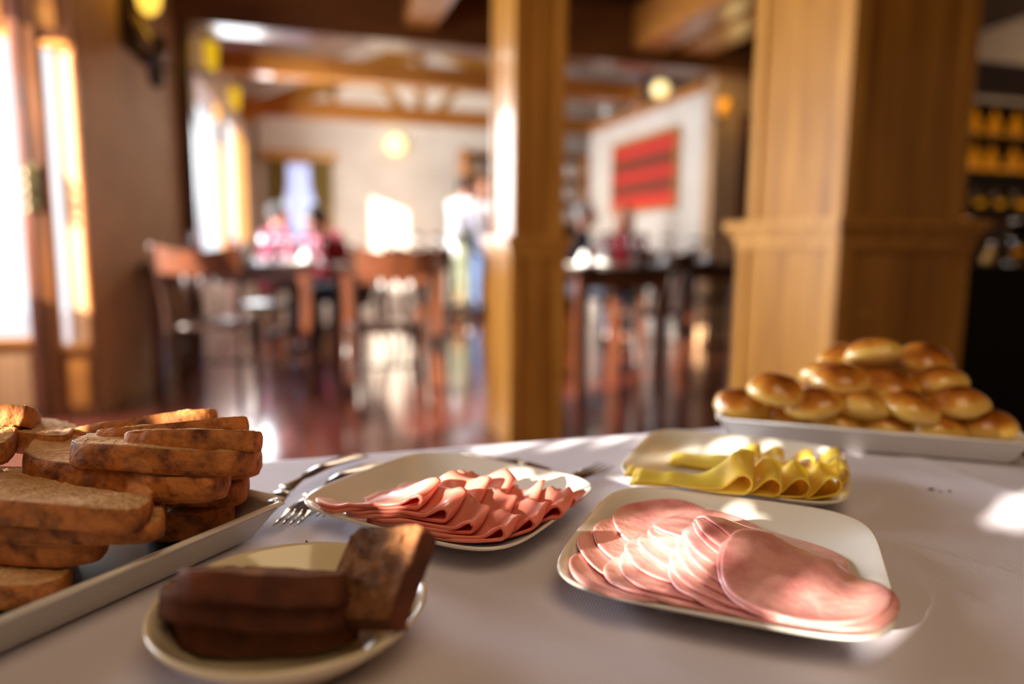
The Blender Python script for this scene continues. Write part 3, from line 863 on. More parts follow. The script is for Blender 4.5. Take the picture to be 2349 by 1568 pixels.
struct(box('trim_1', 3.9, 5.88, 3.85, 4.0, 1.97, 2.16, mat('grey_plaster', rgb(96, 84, 76), None, .8), bev=.005))
# things on the counter
def onc(px, Y): return (door_x(px, Y), Y, zc)
x, y, z = onc(2338, 2.62)
jr = thing('glass_dispenser', 'tall glass jar of orange juice on the black counter at the right edge', 'jar', (x, y, z))
lathe('jar', [(.001, .0), (.05, .0), (.05, .2), (.047, .2), (.047, .004), (.001, .004)], M['glass'], jr, 24)
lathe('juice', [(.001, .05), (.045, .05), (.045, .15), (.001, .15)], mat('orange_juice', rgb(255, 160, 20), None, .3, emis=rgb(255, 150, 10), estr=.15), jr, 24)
lathe('lid', [(.001, .2), (.052, .2), (.052, .215), (.012, .225), (.012, .245), (.001, .245)], M['steel'], jr, 24)
lathe('base', [(.001, -.0), (.07, -.0), (.07, .012), (.051, .014), (.051, .0)], M['steel'], jr, 24)
x, y, z = onc(2268, 2.5)
pk = thing('pepper_mill', 'leaning pale wooden mill on the black counter beside the juice jar', 'mill', (x, y, z))
o = lathe('body', [(.001, 0), (.026, 0), (.026, .02), (.018, .05), (.02, .07), (.001, .072)], mat('pale_wood', rgb(226, 176, 100), rgb(200, 150, 80), .3, 8), pk, 20)
o2 = lathe('knob', [(.001, .072), (.012, .075), (.02, .09), (.014, .105), (.001, .11)], M['steel'], pk, 20)
for q in (o, o2): q.rotation_euler = (0, .35, 0); q.location = (0, 0, .01)
gt = None
for i in range(8):
    xx = 4.5 + i * .095; yy = 4.06 + (i % 2) * .08
    if gt is None:
        gt = thing('tumbler', 'clear tumbler on the lowest shelf of the back bar', 'glass', (xx, yy, 1.22), 0, 'tumblers on the lowest bar shelf')
        lathe('tumbler_wall', [(.001, .13), (.03, .13), (.036, 0), (.033, 0), (.027, .125), (.001, .125)], M['glass'], gt, 18)
    else:
        c = copy_tree(gt); c.location = (xx, yy, 1.22)
rb = thing('rear_counter', 'brown rear bar counter below the amber shelves', 'counter', (4.1, 3.5, 0))
box('body', 0, 1.75, .02, .4, 0, 1.06, M['dark'], rb)
box('countertop', -.03, 1.78, 0, .42, 1.06, 1.1, M['beam'], rb)
og = thing('orange_lamp', 'small orange candle glass beside the thick column', 'candle', (door_x(2202, 3.3), 3.3, 1.02))
lathe('cup', [(.001, 0), (.03, 0), (.035, .07), (.032, .07), (.028, .01), (.001, .01)], mat('orange_glow', rgb(240, 150, 60), None, .4, emis=rgb(235, 140, 50), estr=.6), og, 16)
st_ = thing('side_stand', 'narrow dark stand carrying the candle glass', 'stand', (door_x(2202, 3.3), 3.3, 0))
box('post', -.04, .04, -.04, .04, 0, 1.0, M['dark'], st_); box('top', -.1, .1, -.1, .1, 1.0, 1.02, M['dark'], st_)

# ------------------------------------------------------------ buffet table and cloth
T = .665
bt_ = thing('buffet_table', 'buffet table hidden under the white tablecloth', 'table', (-.1, .05, 0))
box('tabletop', -.88, .88, -.7, .73, T - .032, T - .004, M['pine'], bt_, .003)
for sx in (-1, 1):
    for sy in (-.62, .65): box('leg', sx * .8 - .03, sx * .8 + .03, sy - .03, sy + .03, 0, T - .032, M['pine'], bt_)
X0c, X1c, Y0c, Y1c = -1.0, .80, -.67, .80
cr = [(P(2030, 1240, T), P(2330, 1322, T), .0022, .006), (P(2214, 1375, T), P(2150, 1800, T), .0025, .007), (P(2050, 1255, T), P(2214, 1375, T), .0018, .010),
      (P(1990, 1120, T), P(2349, 1200, T), .001, .02), (P(1100, 1500, T), P(1500, 1568, T), .0008, .02), (P(2100, 1050, T), P(2349, 1140, T), .0016, .010),
      (P(2000, 1050, T), P(2300, 1065, T), .0012, .008), (P(560, 1100, T), P(760, 1215, T), .0008, .012)]
def cloth_z(x, y):
    z = T + .0006 * noise.noise(Vector((x * 7, y * 7, 1)))
    p = Vector((x, y))
    for a, b, h, s in cr:
        a2, b2 = Vector((a.x, a.y)), Vector((b.x, b.y)); d = b2 - a2
        t = max(0, min(1, (p - a2).dot(d) / d.dot(d)))
        q = (p - a2 - d * t).length
        z += h * math.exp(-(q / s) ** 2)
    return z
vs, fs = [], []
NX, NY, ND = 240, 200, 14
us = [X0c + (X1c - X0c) * i / NX for i in range(NX + 1)]
ws = [Y0c + (Y1c - Y0c) * (j / NY) ** .8 for j in range(NY + 1)]
us = [us[0]] * ND + us + [us[-1]] * ND
ws = [ws[0]] * ND + ws + [ws[-1]] * ND
nu, nw = len(us), len(ws)
for j in range(nw):
    for i in range(nu):
        x, y = us[i], ws[j]
        dx = max(0, ND - i) + max(0, i - (nu - 1 - ND)); dy = max(0, ND - j) + max(0, j - (nw - 1 - ND))
        k = max(dx, dy)
        if k == 0: z = cloth_z(x, y)
        else:
            drop = (k / ND) ** 1.5 * .5
            s = -1 if i < ND else 1; t = -1 if j < ND else 1
            bulge = .006 * min(1, k / 3) + .02 * (k / ND) * (1 + math.sin((x + y) * 26))
            if dx: x += s * bulge
            if dy: y += t * bulge
            z = T - drop - .001
        vs.append((x, y, z))
for j in range(nw - 1):
    for i in range(nu - 1):
        a = j * nu + i; fs.append((a, a + 1, a + nu + 1, a + nu))
cl = pyd('tablecloth', vs, fs, M['cloth'], None, True)
tag(cl, 'white woven tablecloth spread over the buffet table', 'tablecloth')

# ------------------------------------------------------------ plates
def sgnpow(v, e): return math.copysign(abs(v) ** e, v)
def plate_mesh(name, cx_, cy_, ang, ax, ay, ne, prof, m, z0, n=96, belly=0.0):
    """prof: list of (scale, z); outline = superellipse with exponent ne"""
    ca, sa = math.cos(ang), math.sin(ang)
    vs, fs = [], []
    for s, z in prof:
        k_ = 2 / (2 + (ne - 2) * min(1, s))
        for k in range(n):
            th = 2 * PI * k / n
            x = ax * s * sgnpow(math.cos(th), k_); y = ay * s * sgnpow(math.sin(th), k_)
            vs.append((x * ca - y * sa, x * sa + y * ca, z))
    for i in range(len(prof) - 1):
        for k in range(n): fs.append((i * n + k, i * n + (k + 1) % n, (i + 1) * n + (k + 1) % n, (i + 1) * n + k))
    fs.append(tuple(range(n - 1, -1, -1))); fs.append(tuple(range((len(prof) - 1) * n, len(prof) * n)))
    o = pyd(name, vs, fs, m, None, True)
    o.location = (cx_, cy_, z0)
    return o
SQ = [(.05, .0008), (.5, .0005), (.55, .0), (.60, .0), (.7, .004), (.85, .011), (.95, .0165), (.99, .0192), (1.0, .0205), (.995, .0217), (.98, .0215), (.94, .0185), (.84, .0128), (.7, .0068), (.55, .0042), (.3, .0036), (.05, .0036)]
def square_plate(px_corners, label):
    q = [P(*c, T + .021) for c in px_corners]
    c = sum((Vector(v) for v in q), Vector()) / 4
    e1 = ((q[1] - q[0]) + (q[2] - q[3])) / 2; e2 = ((q[3] - q[0]) + (q[2] - q[1])) / 2
    ang = math.atan2(e1.y, e1.x); ang2 = math.atan2(e2.y, e2.x) - PI / 2; a = (ang + ang2) / 2
    o = plate_mesh('square_plate', c.x, c.y, a, e1.length / 2, e2.length / 2, 5.0, SQ, M['china'], T + .001)
    tag(o, label, 'plate')
    return o, c, a, e1.length / 2, e2.length / 2
ham_p = square_plate([(1262, 1326), (2104, 1532), (1996, 1178), (1392, 1108)], 'white rounded square plate holding the round ham slices')
fold_p = square_plate([(684, 1145), (1130, 1306), (1398, 1100), (950, 1030)], 'white rounded square plate holding the folded pink slices')
che_p = square_plate([(1440, 1092), (1975, 1180), (1930, 1032), (1478, 972)], 'white rounded square plate holding the yellow cheese')
def plate_h(info, x, y):
    """height of the plate's upper surface at (x, y)"""
    _, c, a, ax, ay = info
    dx, dy = x - c.x, y - c.y
    u_, v_ = (dx * math.cos(a) + dy * math.sin(a)) / ax, (-dx * math.sin(a) + dy * math.cos(a)) / ay
    s = (abs(u_) ** 3.6 + abs(v_) ** 3.6) ** (1 / 3.6)
    top = [(0, .0036), (.3, .0036), (.55, .0042), (.7, .0068), (.84, .0128), (.94, .0185), (.98, .0215), (1.2, .0215)]
    for (a0, z0), (a1, z1) in zip(top, top[1:]):
        if s <= a1: return T + .001 + z0 + (z1 - z0) * (s - a0) / (a1 - a0) + .0006
    return T + .021

RC = Vector((-.006, .416, 0))
rp = plate_mesh('round_plate', RC.x, RC.y, .2, .0785, .0785, 2.0,
                [(.05, .001), (.55, .001), (.56, 0), (.62, 0), (.66, .003), (.8, .012), (.92, .02), (.985, .0255), (1.0, .0275), (1.0, .029), (.985, .0298), (.96, .0285), (.9, .0225), (.78, .012), (.66, .0062), (.5, .005), (.05, .005)], M['cream_china'], T + .001)
tag(rp, 'cream round plate with dark bread in the left foreground', 'plate')

# ------------------------------------------------------------ bread slices
def bread_slice(name, fl, fr, br, bl, th, mc, mr, label, group, seed, n=72, bulge=.006, rough=.0007, ne=4.5, notch=True, gr=1.0):
    """top-surface quad (front-left, front-right, back-right, back-left); crumb mesh + crust child"""
    fl, fr, br, bl = map(Vector, (fl, fr, br, bl))
    c = (fl + fr + br + bl) / 4
    ex_ = ((fr - fl) + (br - bl)) / 4; ey_ = ((bl - fl) + (br - fr)) / 4
    nrm = ex_.cross(ey_).normalized()
    rnd = random.Random(seed)
    ph = [rnd.uniform(0, 6.28) for _ in range(6)]
    def outline(th_):
        e = 2 / ne
        x, y = sgnpow(math.cos(th_), e), sgnpow(math.sin(th_), e)
        w_ = 1 + .012 * math.sin(3 * th_ + ph[0]) + .01 * math.sin(5 * th_ + ph[1]) + .006 * math.sin(11 * th_ + ph[2])
        if notch:                                            # slight waist of a tin loaf near the crown
            w_ -= .03 * math.exp(-((y - .35) / .12) ** 2) * (1 if abs(x) > .6 else 0)
        p = ex_ * x * w_ + ey_ * y * w_
        p = p - ey_.normalized() * bulge * max(0, 1 - x * x) * (1 if y < 0 else -1)
        return p
    ols = [outline(2 * PI * k / n) for k in range(n)]
    warp = lambda p: nrm * (.0022 * noise.noise(p * 16 + Vector((seed, 0, 0))))
    rings = [1, .965, .9, .82, .73, .64, .55, .45, .35, .24, .12]
    vs, fs = [], []
    def side(off, flip):
        b0 = len(vs)
        for r in rings:
            for o in ols:
                p = o * r
                q = p + nrm * off + warp(p) + nrm * (rough * 2.2 * noise.noise((p + c) * 260 + Vector((seed, off * 99, 0))) + rough * 2 * gr * noise.noise((p + c) * 90))*(0 if r == 1 else 1)
                if r == 1: q = q - nrm * (.0006 if off == 0 else -.0006)
                vs.append(q)
        vs.append(nrm * off + warp(Vector((0, 0, 0)))); ctr = len(vs) - 1
        for i in range(len(rings) - 1):
            for k in range(n):
                f = (b0 + i * n + k, b0 + i * n + (k + 1) % n, b0 + (i + 1) * n + (k + 1) % n, b0 + (i + 1) * n + k)
                fs.append(f if not flip else f[::-1])
        l0 = b0 + (len(rings) - 1) * n
        for k in range(n):
            f = (l0 + k, l0 + (k + 1) % n, ctr); fs.append(f if not flip else f[::-1])
    side(0, False); side(-th, True)
    o = pyd(name, vs, fs, mc, None, True)
    o.location = c
    cv, cf = [], []
    prof = [(.0, .985), (-.04, 1.0), (-.25, 1.012), (-.5, 1.016), (-.75, 1.012), (-.96, 1.0), (-1, .985)]
    for (t_, s_) in prof:
        for ol in ols:
            p = ol * s_ + nrm * (t_ * th)
            p = p + warp(ol) + ol.normalized() * (.0009 * noise.noise((p + c) * 75 + Vector((0, seed, 0))) + .0005 * noise.noise((p + c) * 200))
            cv.append(p)
    for i in range(len(prof) - 1):
        for k in range(n): cf.append((i * n + k, (i + 1) * n + k, (i + 1) * n + (k + 1) % n, i * n + (k + 1) % n))
    pyd('crust', cv, cf, mr, o, True)
    return tag(o, label, 'bread', group)

def stack_slice(name, a, b, za, zb, depth, tilt, th, mc, mr, label, group, seed, skew=0, **kw):
    """front top edge from pixel a (height za) to pixel b (height zb); extends 'depth' away, back lowered by tilt"""
    A, B = P(*a, za), P(*b, zb)
    d = (B - A); d.z = 0; d.normalize()
    back = Vector((-d.y, d.x, 0))
    if back.y < 0: back = -back
    rb_ = Vector((ray(*b).x, ray(*b).y, 0)).normalized()
    back = (back * .35 + rb_ * .65 + Vector((-rb_.y, rb_.x, 0)) * (.12 + skew)).normalized() * depth * math.cos(tilt) - Vector((0, 0, 1)) * depth * math.sin(tilt)
    return bread_slice(name, A, B, B + back, A + back, th, mc, mr, label, group, seed, **kw)

# long bread tray
ta, tb = P(-260, 1535, T + .03), P(668, 1146, T + .03)
tdir = (tb - ta).normalized(); tperp = Vector((-tdir.y, tdir.x, 0))
tl, tw = (tb - ta).length, .21
def rect_tray(name, corner, dir_, perp, ln, wd, h, flare, label, floor_m, m, mfloor=None, lip=.006):
    o_ = corner
    def ring(off, z): return [o_ + dir_ * a + perp * b + Vector((0, 0, z)) for a, b in ((off, off), (ln - off, off), (ln - off, wd - off), (off, wd - off))]
    bm = bmesh.new()
    rings = [ring(flare + .002, 0), ring(flare - .004, .002), ring(.004, h - .003), ring(0, h - .001), ring(0, h + .002), ring(.0045, h + .002), ring(lip + .002, h - .002), ring(flare + .001, .008), ring(flare + .006, .006)]
    vv = [[bm.verts.new(p) for p in r] for r in rings]
    for a, b in zip(vv, vv[1:]):
        for k in range(4): bm.faces.new((a[k], a[(k + 1) % 4], b[(k + 1) % 4], b[k]))
    bm.faces.new(vv[0][::-1]); bm.faces.new(vv[-1])
    ve = [e for e in bm.edges if abs((e.verts[0].co - e.verts[1].co).z) > .001 or True]
    corner_e = [e for e in bm.edges if any(e.verts[0] in (a[k], b[k]) and e.verts[1] in (a[k], b[k]) for a, b in zip(vv, vv[1:]) for k in range(4))]
    bmesh.ops.bevel(bm, geom=corner_e, offset=.007, segments=4, affect='EDGES', clamp_overlap=True)
    t = from_bm(name, bm, m, None, True)
    t.data.polygons.foreach_set('use_smooth', [True] * len(t.data.polygons))
    tag(t, label, 'tray')
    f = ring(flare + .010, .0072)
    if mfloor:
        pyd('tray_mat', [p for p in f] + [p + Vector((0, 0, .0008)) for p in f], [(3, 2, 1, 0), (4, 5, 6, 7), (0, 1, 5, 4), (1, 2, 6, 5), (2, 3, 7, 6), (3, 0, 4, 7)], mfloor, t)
    return t
c0 = Vector((ta.x, ta.y, T + .0012))
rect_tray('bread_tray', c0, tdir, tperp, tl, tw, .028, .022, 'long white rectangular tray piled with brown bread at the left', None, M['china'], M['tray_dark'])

BS = dict(mc=M['crumb'], mr=M['crust'], group='brown bread slices on the long tray')
def BSl(a, b, za, zb, dp, tilt, th, label, seed, **k): stack_slice('bread_slice', a, b, za, zb, dp, tilt, th, BS['mc'], BS['mr'], label, BS['group'], seed, **k)
BSl((-130, 1335), (160, 1330), .692, .692, .10, 0, .0165, 'brown bread slice at the bottom of the near pile, in shade', 1)
BSl((330, 1185), (548, 1163), .700, .700, .10, 0, .020, 'brown bread slice at the bottom of the far pile, right above the tray rim', 2)
BSl((-150, 1222), (232, 1249), .709, .709, .10, 0, .0165, 'brown bread slice low in the near pile, second from its bottom', 3)
BSl((330, 1110), (572, 1105), .7195, .7195, .10, 0, .018, 'brown bread slice in the far pile, peeping out under the wide arched one', 4)
BSl((-120, 1195), (373, 1213), .7215, .7215, .10, 0, .0115, 'thin brown bread slice just below the large front one', 5)
BSl((-150, 1125), (342, 1172), .743, .737, .11, .12, .0155, 'large brown bread slice on top of the near pile, crumb side up', 6)
BSl((32, 1035), (516, 1104), .750, .739, .10, .06, .0185, 'wide arched brown bread slice in the middle of the pile', 7, bulge=.011)
BSl((300, 1070), (602, 1066), .732, .732, .08, .0, .012, 'brown bread slice showing only its right end below the curved one', 8)
BSl((152, 1014), (590, 1037), .764, .755, .09, .14, .0175, 'curved brown bread slice second from the top at the right of the pile', 9, bulge=.010)
BSl((280, 991), (602, 984), .770, .770, .075, .30, .0145, 'straight brown bread slice with a torn upper edge near the top', 10, bulge=.003)
BSl((214, 985), (570, 950), .762, .768, .07, .36, .0145, 'brown bread slice with a dark burnt patch, top right of the pile', 11, bulge=.003)
BSl((136, 985), (496, 930), .748, .766, .07, .40, .015, 'rearmost brown bread slice rising at the back of the pile', 12, bulge=.004)
BSl((16, 985), (150, 1000), .752, .752, .07, .1, .017, 'dark crusted bread slice left behind the wide arched one', 13)
BSl((-150, 916), (75, 932), .775, .772, .07, .34, .016, 'brown bread slice cut by the left frame edge, highest at the left', 14)
BSl((-190, 1010), (20, 1018), .757, .757, .09, .0, .016, 'brown bread slice at the left frame edge below the highest one', 15)

RB = 'dark bread slices on the round plate'
stack_slice('dark_bread_slice', (386, 1432), (826, 1418), .6930, .6940, .042, .08, .0165, M['rye_crumb'], M['rye_crust'], 'dark bread slice at the bottom of the three on the round plate', RB, 21, bulge=.006)
stack_slice('dark_bread_slice', (352, 1362), (800, 1384), .7125, .7125, .050, .25, .0152, M['rye_crumb'], M['rye_crust'], 'middle dark bread slice of the three, sticking out to the left', RB, 22, bulge=.006)
stack_slice('dark_bread_slice', (394, 1306), (800, 1316), .731, .731, .055, .38, .0150, M['rye_crumb'], M['rye_crust'], 'topmost dark bread slice of the three on the round plate', RB, 23, bulge=.004)
lean = [P(742, 1432, .698), P(858, 1404, .706), P(1010, 1214, .748), P(790, 1202, .728)]
bread_slice('dark_bread_slice', *lean, .015, M['rye_crumb'], M['rye_crust'], 'dark bread slice leaning up with its crumb face to the camera', RB, 24, n=110, bulge=.0, rough=.0018, ne=11, notch=False, gr=.3)
for i, (px, py) in enumerate(((703, 1243), (565, 1271), (582, 1268), (640, 1325), (655, 1322), (515, 1322))):
    bm = bmesh.new(); bmesh.ops.create_icosphere(bm, subdivisions=1, radius=.0009 if i else .0013)
    for v in bm.verts: v.co *= random.uniform(.6, 1.4)
    p = P(px, py, T + .024 if py < 1300 else T + .0075)
    c = from_bm('bread_crumb', bm, M['crumbs']); c.location = p
    tag(c, 'tiny dark bread crumb lying on the round plate', 'crumb', 'crumbs on the round plate')
for px, py, s in ((2136, 1121, .0022), (2157, 1126, .0012), (2178, 1125, .0014)):
    bm = bmesh.new(); bmesh.ops.create_icosphere(bm, subdivisions=2, radius=s)
    for v in bm.verts: v.co = Vector((v.co.x * random.uniform(1, 1.6), v.co.y, v.co.z * .5))
    p = P(px, py, T + .001); c = from_bm('bread_crumb', bm, M['crumbs']); c.location = (p.x, p.y, cloth_z(p.x, p.y) + s * .4)
    tag(c, 'dark crumb on the open tablecloth right of the cheese', 'crumb', 'crumbs on the open cloth')

# ------------------------------------------------------------ draped slices on plates
class Field:
    def __init__(s, info, pad=.012, res=.0022):
        s.info = info; _, c, a, ax, ay = info; r = max(ax, ay) * 1.45
        s.x0, s.y0, s.res = c.x - r, c.y - r, res; s.n = int(2 * r / res) + 2
        s.h = [[plate_h(info, s.x0 + i * res, s.y0 + j * res) for i in range(s.n)] for j in range(s.n)]
    def at(s, g, x, y):
        fx_, fy_ = (x - s.x0) / s.res, (y - s.y0) / s.res
        i, j = max(0, min(s.n - 2, int(fx_))), max(0, min(s.n - 2, int(fy_))); u_, v_ = min(1, max(0, fx_ - i)), min(1, max(0, fy_ - j))
        return (g[j][i] * (1 - u_) + g[j][i + 1] * u_) * (1 - v_) + (g[j + 1][i] * (1 - u_) + g[j + 1][i + 1] * u_) * v_
    def local(s, inside, bounds, passes=10):
        """blurred, raised copy of the field over a region"""
        x0, x1, y0, y1 = bounds
        i0, i1 = max(1, int((x0 - s.x0) / s.res)), min(s.n - 2, int((x1 - s.x0) / s.res) + 1)
        j0, j1 = max(1, int((y0 - s.y0) / s.res)), min(s.n - 2, int((y1 - s.y0) / s.res) + 1)
        g = [r[:] for r in s.h]
        for _ in range(passes):
            for j in range(j0, j1):
                gj, gu, gd = g[j], g[j - 1], g[j + 1]
                for i in range(i0, i1):
                    v = (gj[i - 1] + gj[i + 1] + gu[i] + gd[i]) * .25
                    if v > s.h[j][i]: gj[i] = v
        return g, (i0, i1, j0, j1)

def ham_disc(F_, c, r, label, seed, th=.0021, wob=.04, squash=1.0):
    ph = random.Random(seed); a1, a2 = ph.uniform(0, 6), ph.uniform(0, 6)
    rad = lambda t: r * (1 + wob * math.sin(2 * t + a1) + .012 * math.sin(5 * t + a2))
    g, (i0, i1, j0, j1) = F_.local(None, (c.x - r * 1.15, c.x + r * 1.15, c.y - r * 1.15, c.y + r * 1.15), 8)
    n = 72; rings = [1.0, .985, .95, .88, .78, .66, .54, .42, .3, .18, .07]
    vs, fs = [], []
    for off, sgn in ((th, 1), (0.0, -1)):
        for k_, rr in enumerate(rings):
            for k in range(n):
                t = 2 * PI * k / n; R = rad(t) * rr
                x, y = c.x + R * math.cos(t), c.y + R * math.sin(t)
                z = F_.at(g, x, y) + .0003 + off
                if rr == 1.0: z += -.0006 * sgn
                vs.append((x - c.x, y - c.y, z))
    m_ = len(rings)
    for s_ in (0, 1):
        b = s_ * m_ * n
        for i in range(m_ - 1):
            for k in range(n):
                f = (b + i * n + k, b + i * n + (k + 1) % n, b + (i + 1) * n + (k + 1) % n, b + (i + 1) * n + k)
                fs.append(f if s_ == 0 else f[::-1])
        e = tuple(b + (m_ - 1) * n + k for k in range(n)); fs.append(e if s_ == 0 else e[::-1])
    for k in range(n): fs.append((k, m_ * n + k, m_ * n + (k + 1) % n, (k + 1) % n))
    o = pyd('ham_slice', vs, fs, M['ham'], None, True)
    o.location = (c.x, c.y, 0)
    for j in range(j0, j1):
        for i in range(i0, i1):
            x, y = F_.x0 + i * F_.res - c.x, F_.y0 + j * F_.res - c.y
            if math.hypot(x, y) <= rad(math.atan2(y, x)): F_.h[j][i] = g[j][i] + .0003 + th
    return tag(o, label, 'ham', 'round ham slices on the square plate')

FH = Field(ham_p)
def fan(p0, p1, n, r, labels, seed, z=.69):
    a, b = P(*p0, z), P(*p1, z)
    for i in range(n):
        t = i / max(1, n - 1)
        c = a.lerp(b, t) + Vector((random.uniform(-.0015, .0015), random.uniform(-.0015, .0015), 0))
        ham_disc(FH, c, r * random.uniform(.97, 1.02), labels(i), seed + i)
ordn = ['lowest', 'second lowest', 'third', 'fourth', 'fifth', 'sixth', 'seventh', 'eighth', 'topmost']
fan((1472, 1292), (1545, 1178), 4, .051, lambda i: 'round ham slice in the leftmost row on its plate, %s from the front' % ('first', 'second', 'third', 'fourth')[i], 100)
fan((1575, 1302), (1650, 1200), 6, .051, lambda i: 'round ham slice in the middle row, %s from the front' % ('first', 'second', 'third', 'fourth', 'fifth', 'sixth')[i], 120)
fan((1718, 1318), (1762, 1235), 8, .0515, lambda i: 'round ham slice in the right row with lit ridges, %s from the front' % ('first', 'second', 'third', 'fourth', 'fifth', 'sixth', 'seventh', 'eighth')[i], 140)
ham_disc(FH, P(1846, 1328, .695), .0515, 'round ham slice just below the front one, its rim showing at the right', 161)
ham_disc(FH, P(1842, 1310, .698), .0515, 'frontmost round ham slice lying whole on top of the others', 162)

def folded(F_, tip, ang, L_, W_, rloop, th, m, label, group, name, cat, seed, pointed=.0, droop=0.0, passes=18, tear=5.2, fall=.8):
    """sheet folded over at its tip: bottom layer, loop, top layer; +s runs from tail to tip, w away from the camera"""
    s_dir = Vector((math.cos(ang), math.sin(ang), 0)); w_dir = Vector((-math.sin(ang), math.cos(ang), 0))
    tip = Vector((tip.x, tip.y, 0)); org = tip - s_dir * L_
    rn = random.Random(seed)
    cs = [org + s_dir * a + w_dir * b for a in (0, L_) for b in (0, W_)]
    bx0, bx1 = min(c.x for c in cs) - .004, max(c.x for c in cs) + .004; by0, by1 = min(c.y for c in cs) - .004, max(c.y for c in cs) + .004
    g, (i0, i1, j0, j1) = F_.local(None, (bx0, bx1, by0, by1), passes)
    # profile: list of (s, h) centreline from bottom tail to tip and back on top
    N = 22
    R = rloop
    LT = min(L_ * .45, R * tear)                      # length of the open teardrop
    def gap(dd):
        if dd >= LT: return 0.0
        if dd <= R: return 2 * R
        return 2 * R * (.5 + .5 * math.cos(PI * (dd - R) / (LT - R)))
    prof = []
    top_end = rn.uniform(.0, .06) * L_
    for i in range(N + 1): prof.append((( L_ - R) * (i / N), th / 2))
    for k in range(1, 12):
        a = -PI / 2 + PI * k / 12
        prof.append((L_ - R + R * math.cos(a), th / 2 + (R + th / 2) * (1 + math.sin(a))))
    for i in range(N + 1):
        u_ = 1 - (i / N)
        s = top_end + (L_ - R - top_end) * u_
        prof.append((s, th * 1.5 + gap(L_ - s)))
    ph_ = [Vector((a, b)) for a, b in prof]
    nW = 14
    vs, fs = [], []
    nP = len(ph_)
    a1 = rn.uniform(0, 6)
    def wrange(s, top):
        q = s / L_
        lo, hi = 0, 1
        if pointed:
            k = math.sqrt(max(.02, 1 - max(0, (pointed - q) / pointed) ** 2)) if q < pointed else 1
            e = 1 - .30 * max(0, (q - .6) / .4) ** 2
            k *= e
            lo, hi = .5 - .5 * k, .5 + .5 * k
        return lo, hi
    for side in (1, -1):
        for i, p in enumerate(ph_):
            t = (ph_[min(i + 1, nP - 1)] - ph_[max(i - 1, 0)]).normalized(); nn = Vector((t.y, -t.x))
            q = p + nn * side * th / 2 * (-1)
            lo, hi = wrange(p.x, i > nP / 2)
            for j in range(nW + 1):
                v = lo + (hi - lo) * j / nW
                ww = W_ * v + .0012 * math.sin(p.x * 90 + a1 + (2 if i > nP / 2 else 0))
                pos = org + s_dir * q.x + w_dir * ww
                hy = q.y if q.y < th else th + (q.y - th) * (1 - fall * v * v)
                z = F_.at(g, pos.x, pos.y) + .0004 + max(0, hy)
                z += droop * math.sin(PI * v) * (q.x / L_) * (1 if i > N else 0)
                vs.append((pos.x - tip.x, pos.y - tip.y, z))
    S = nP * (nW + 1)
    for i in range(nP - 1):
        for j in range(nW):
            a = i * (nW + 1) + j
            fs.append((a, a + 1, a + nW + 2, a + nW + 1)); fs.append((S + a, S + a + nW + 1, S + a + nW + 2, S + a + 1))
    for i in range(nP - 1):
        for j in (0, nW):
            a, b = i * (nW + 1) + j, (i + 1) * (nW + 1) + j
            fs.append((a, b, S + b, S + a) if j == 0 else (a, S + a, S + b, b))
    for i in (0, nP - 1):
        for j in range(nW):
            a = i * (nW + 1) + j
            fs.append((a, S + a, S + a + 1, a + 1) if i == 0 else (a, a + 1, S + a + 1, S + a))
    o = pyd(name, vs, fs, m, None, True)
    bm = bmesh.new(); bm.from_mesh(o.data); bmesh.ops.recalc_face_normals(bm, faces=bm.faces); bm.to_mesh(o.data); bm.free()
    o.location = (tip.x, tip.y, 0)
    tops = {}
    for j in range(j0, j1):
        for i in range(i0, i1):
            r_ = Vector((F_.x0 + i * F_.res, F_.y0 + j * F_.res, 0)) - org
            s, ww = r_.dot(s_dir), r_.dot(w_dir)
            if -.001 <= s <= L_ + .001:
                lo, hi = wrange(s, True)
                if lo * W_ - .001 <= ww <= hi * W_ + .001:
                    q = s / L_
                    hgt = 2 * th + gap(L_ - s) * (1 - fall * min(1, max(0, ww / W_)) ** 2)
                    F_.h[j][i] = max(F_.h[j][i], g[j][i] + .0004 + hgt + droop * math.sin(PI * min(1, max(0, ww / W_))) * q)
    return tag(o, label, cat, group)

FF = Field(fold_p)
GA = math.radians(-40)
def fslice(tipx, tipy, z, L_, label, seed, W_=.058, r=.0028, ang=GA):
    folded(FF, P(tipx, tipy, z), ang, L_, W_, r, .0027, M['bologna'], label, 'folded pink slices on the square plate', 'folded_ham_slice', 'ham', seed, pointed=.30)
fs_list = [
    (1311, 1186, .682, .085, 'folded pink slice lying lowest at the far right of its plate'),
    (1256, 1162, .688, .088, 'folded pink slice with sun on its tip at the right of the pile'),
    (1150, 1128, .694, .085, 'folded pink slice at the back, just below the topmost one'),
    (1068, 1100, .700, .080, 'topmost folded pink slice, sunlit along its upper side'),
    (1281, 1217, .682, .095, 'folded pink slice at the bottom, second from the far right'),
    (1210, 1186, .688, .100, 'folded pink slice in the second layer, right of the middle'),
    (1145, 1152, .694, .100, 'folded pink slice in the third layer behind the middle'),
    (1022, 1130, .700, .090, 'folded pink slice in the upper layer with a small dark opening'),
    (1216, 1245, .682, .105, 'folded pink slice at the bottom right, its tip toward the camera'),
    (1143, 1210, .688, .108, 'folded pink slice in the second layer, in the middle of the pile'),
    (1082, 1170, .695, .105, 'folded pink slice in the upper layer, open tip to the right'),
    (1148, 1270, .682, .100, 'folded pink slice with the tip nearest the camera'),
    (1076, 1248, .685, .100, 'folded pink slice whose tip meets the leaning dark bread'),
    (1018, 1220, .690, .100, 'folded pink slice in the second layer at the left front'),
    (955, 1193, .695, .105, 'folded pink slice reaching to the left corner of the plate'),
]
for i, (x, y, z, L_, lb) in enumerate(fs_list):
    fslice(x, y, z, L_, lb, 200 + i, W_=.042, r=(.003, .0038, .0034)[i % 3])

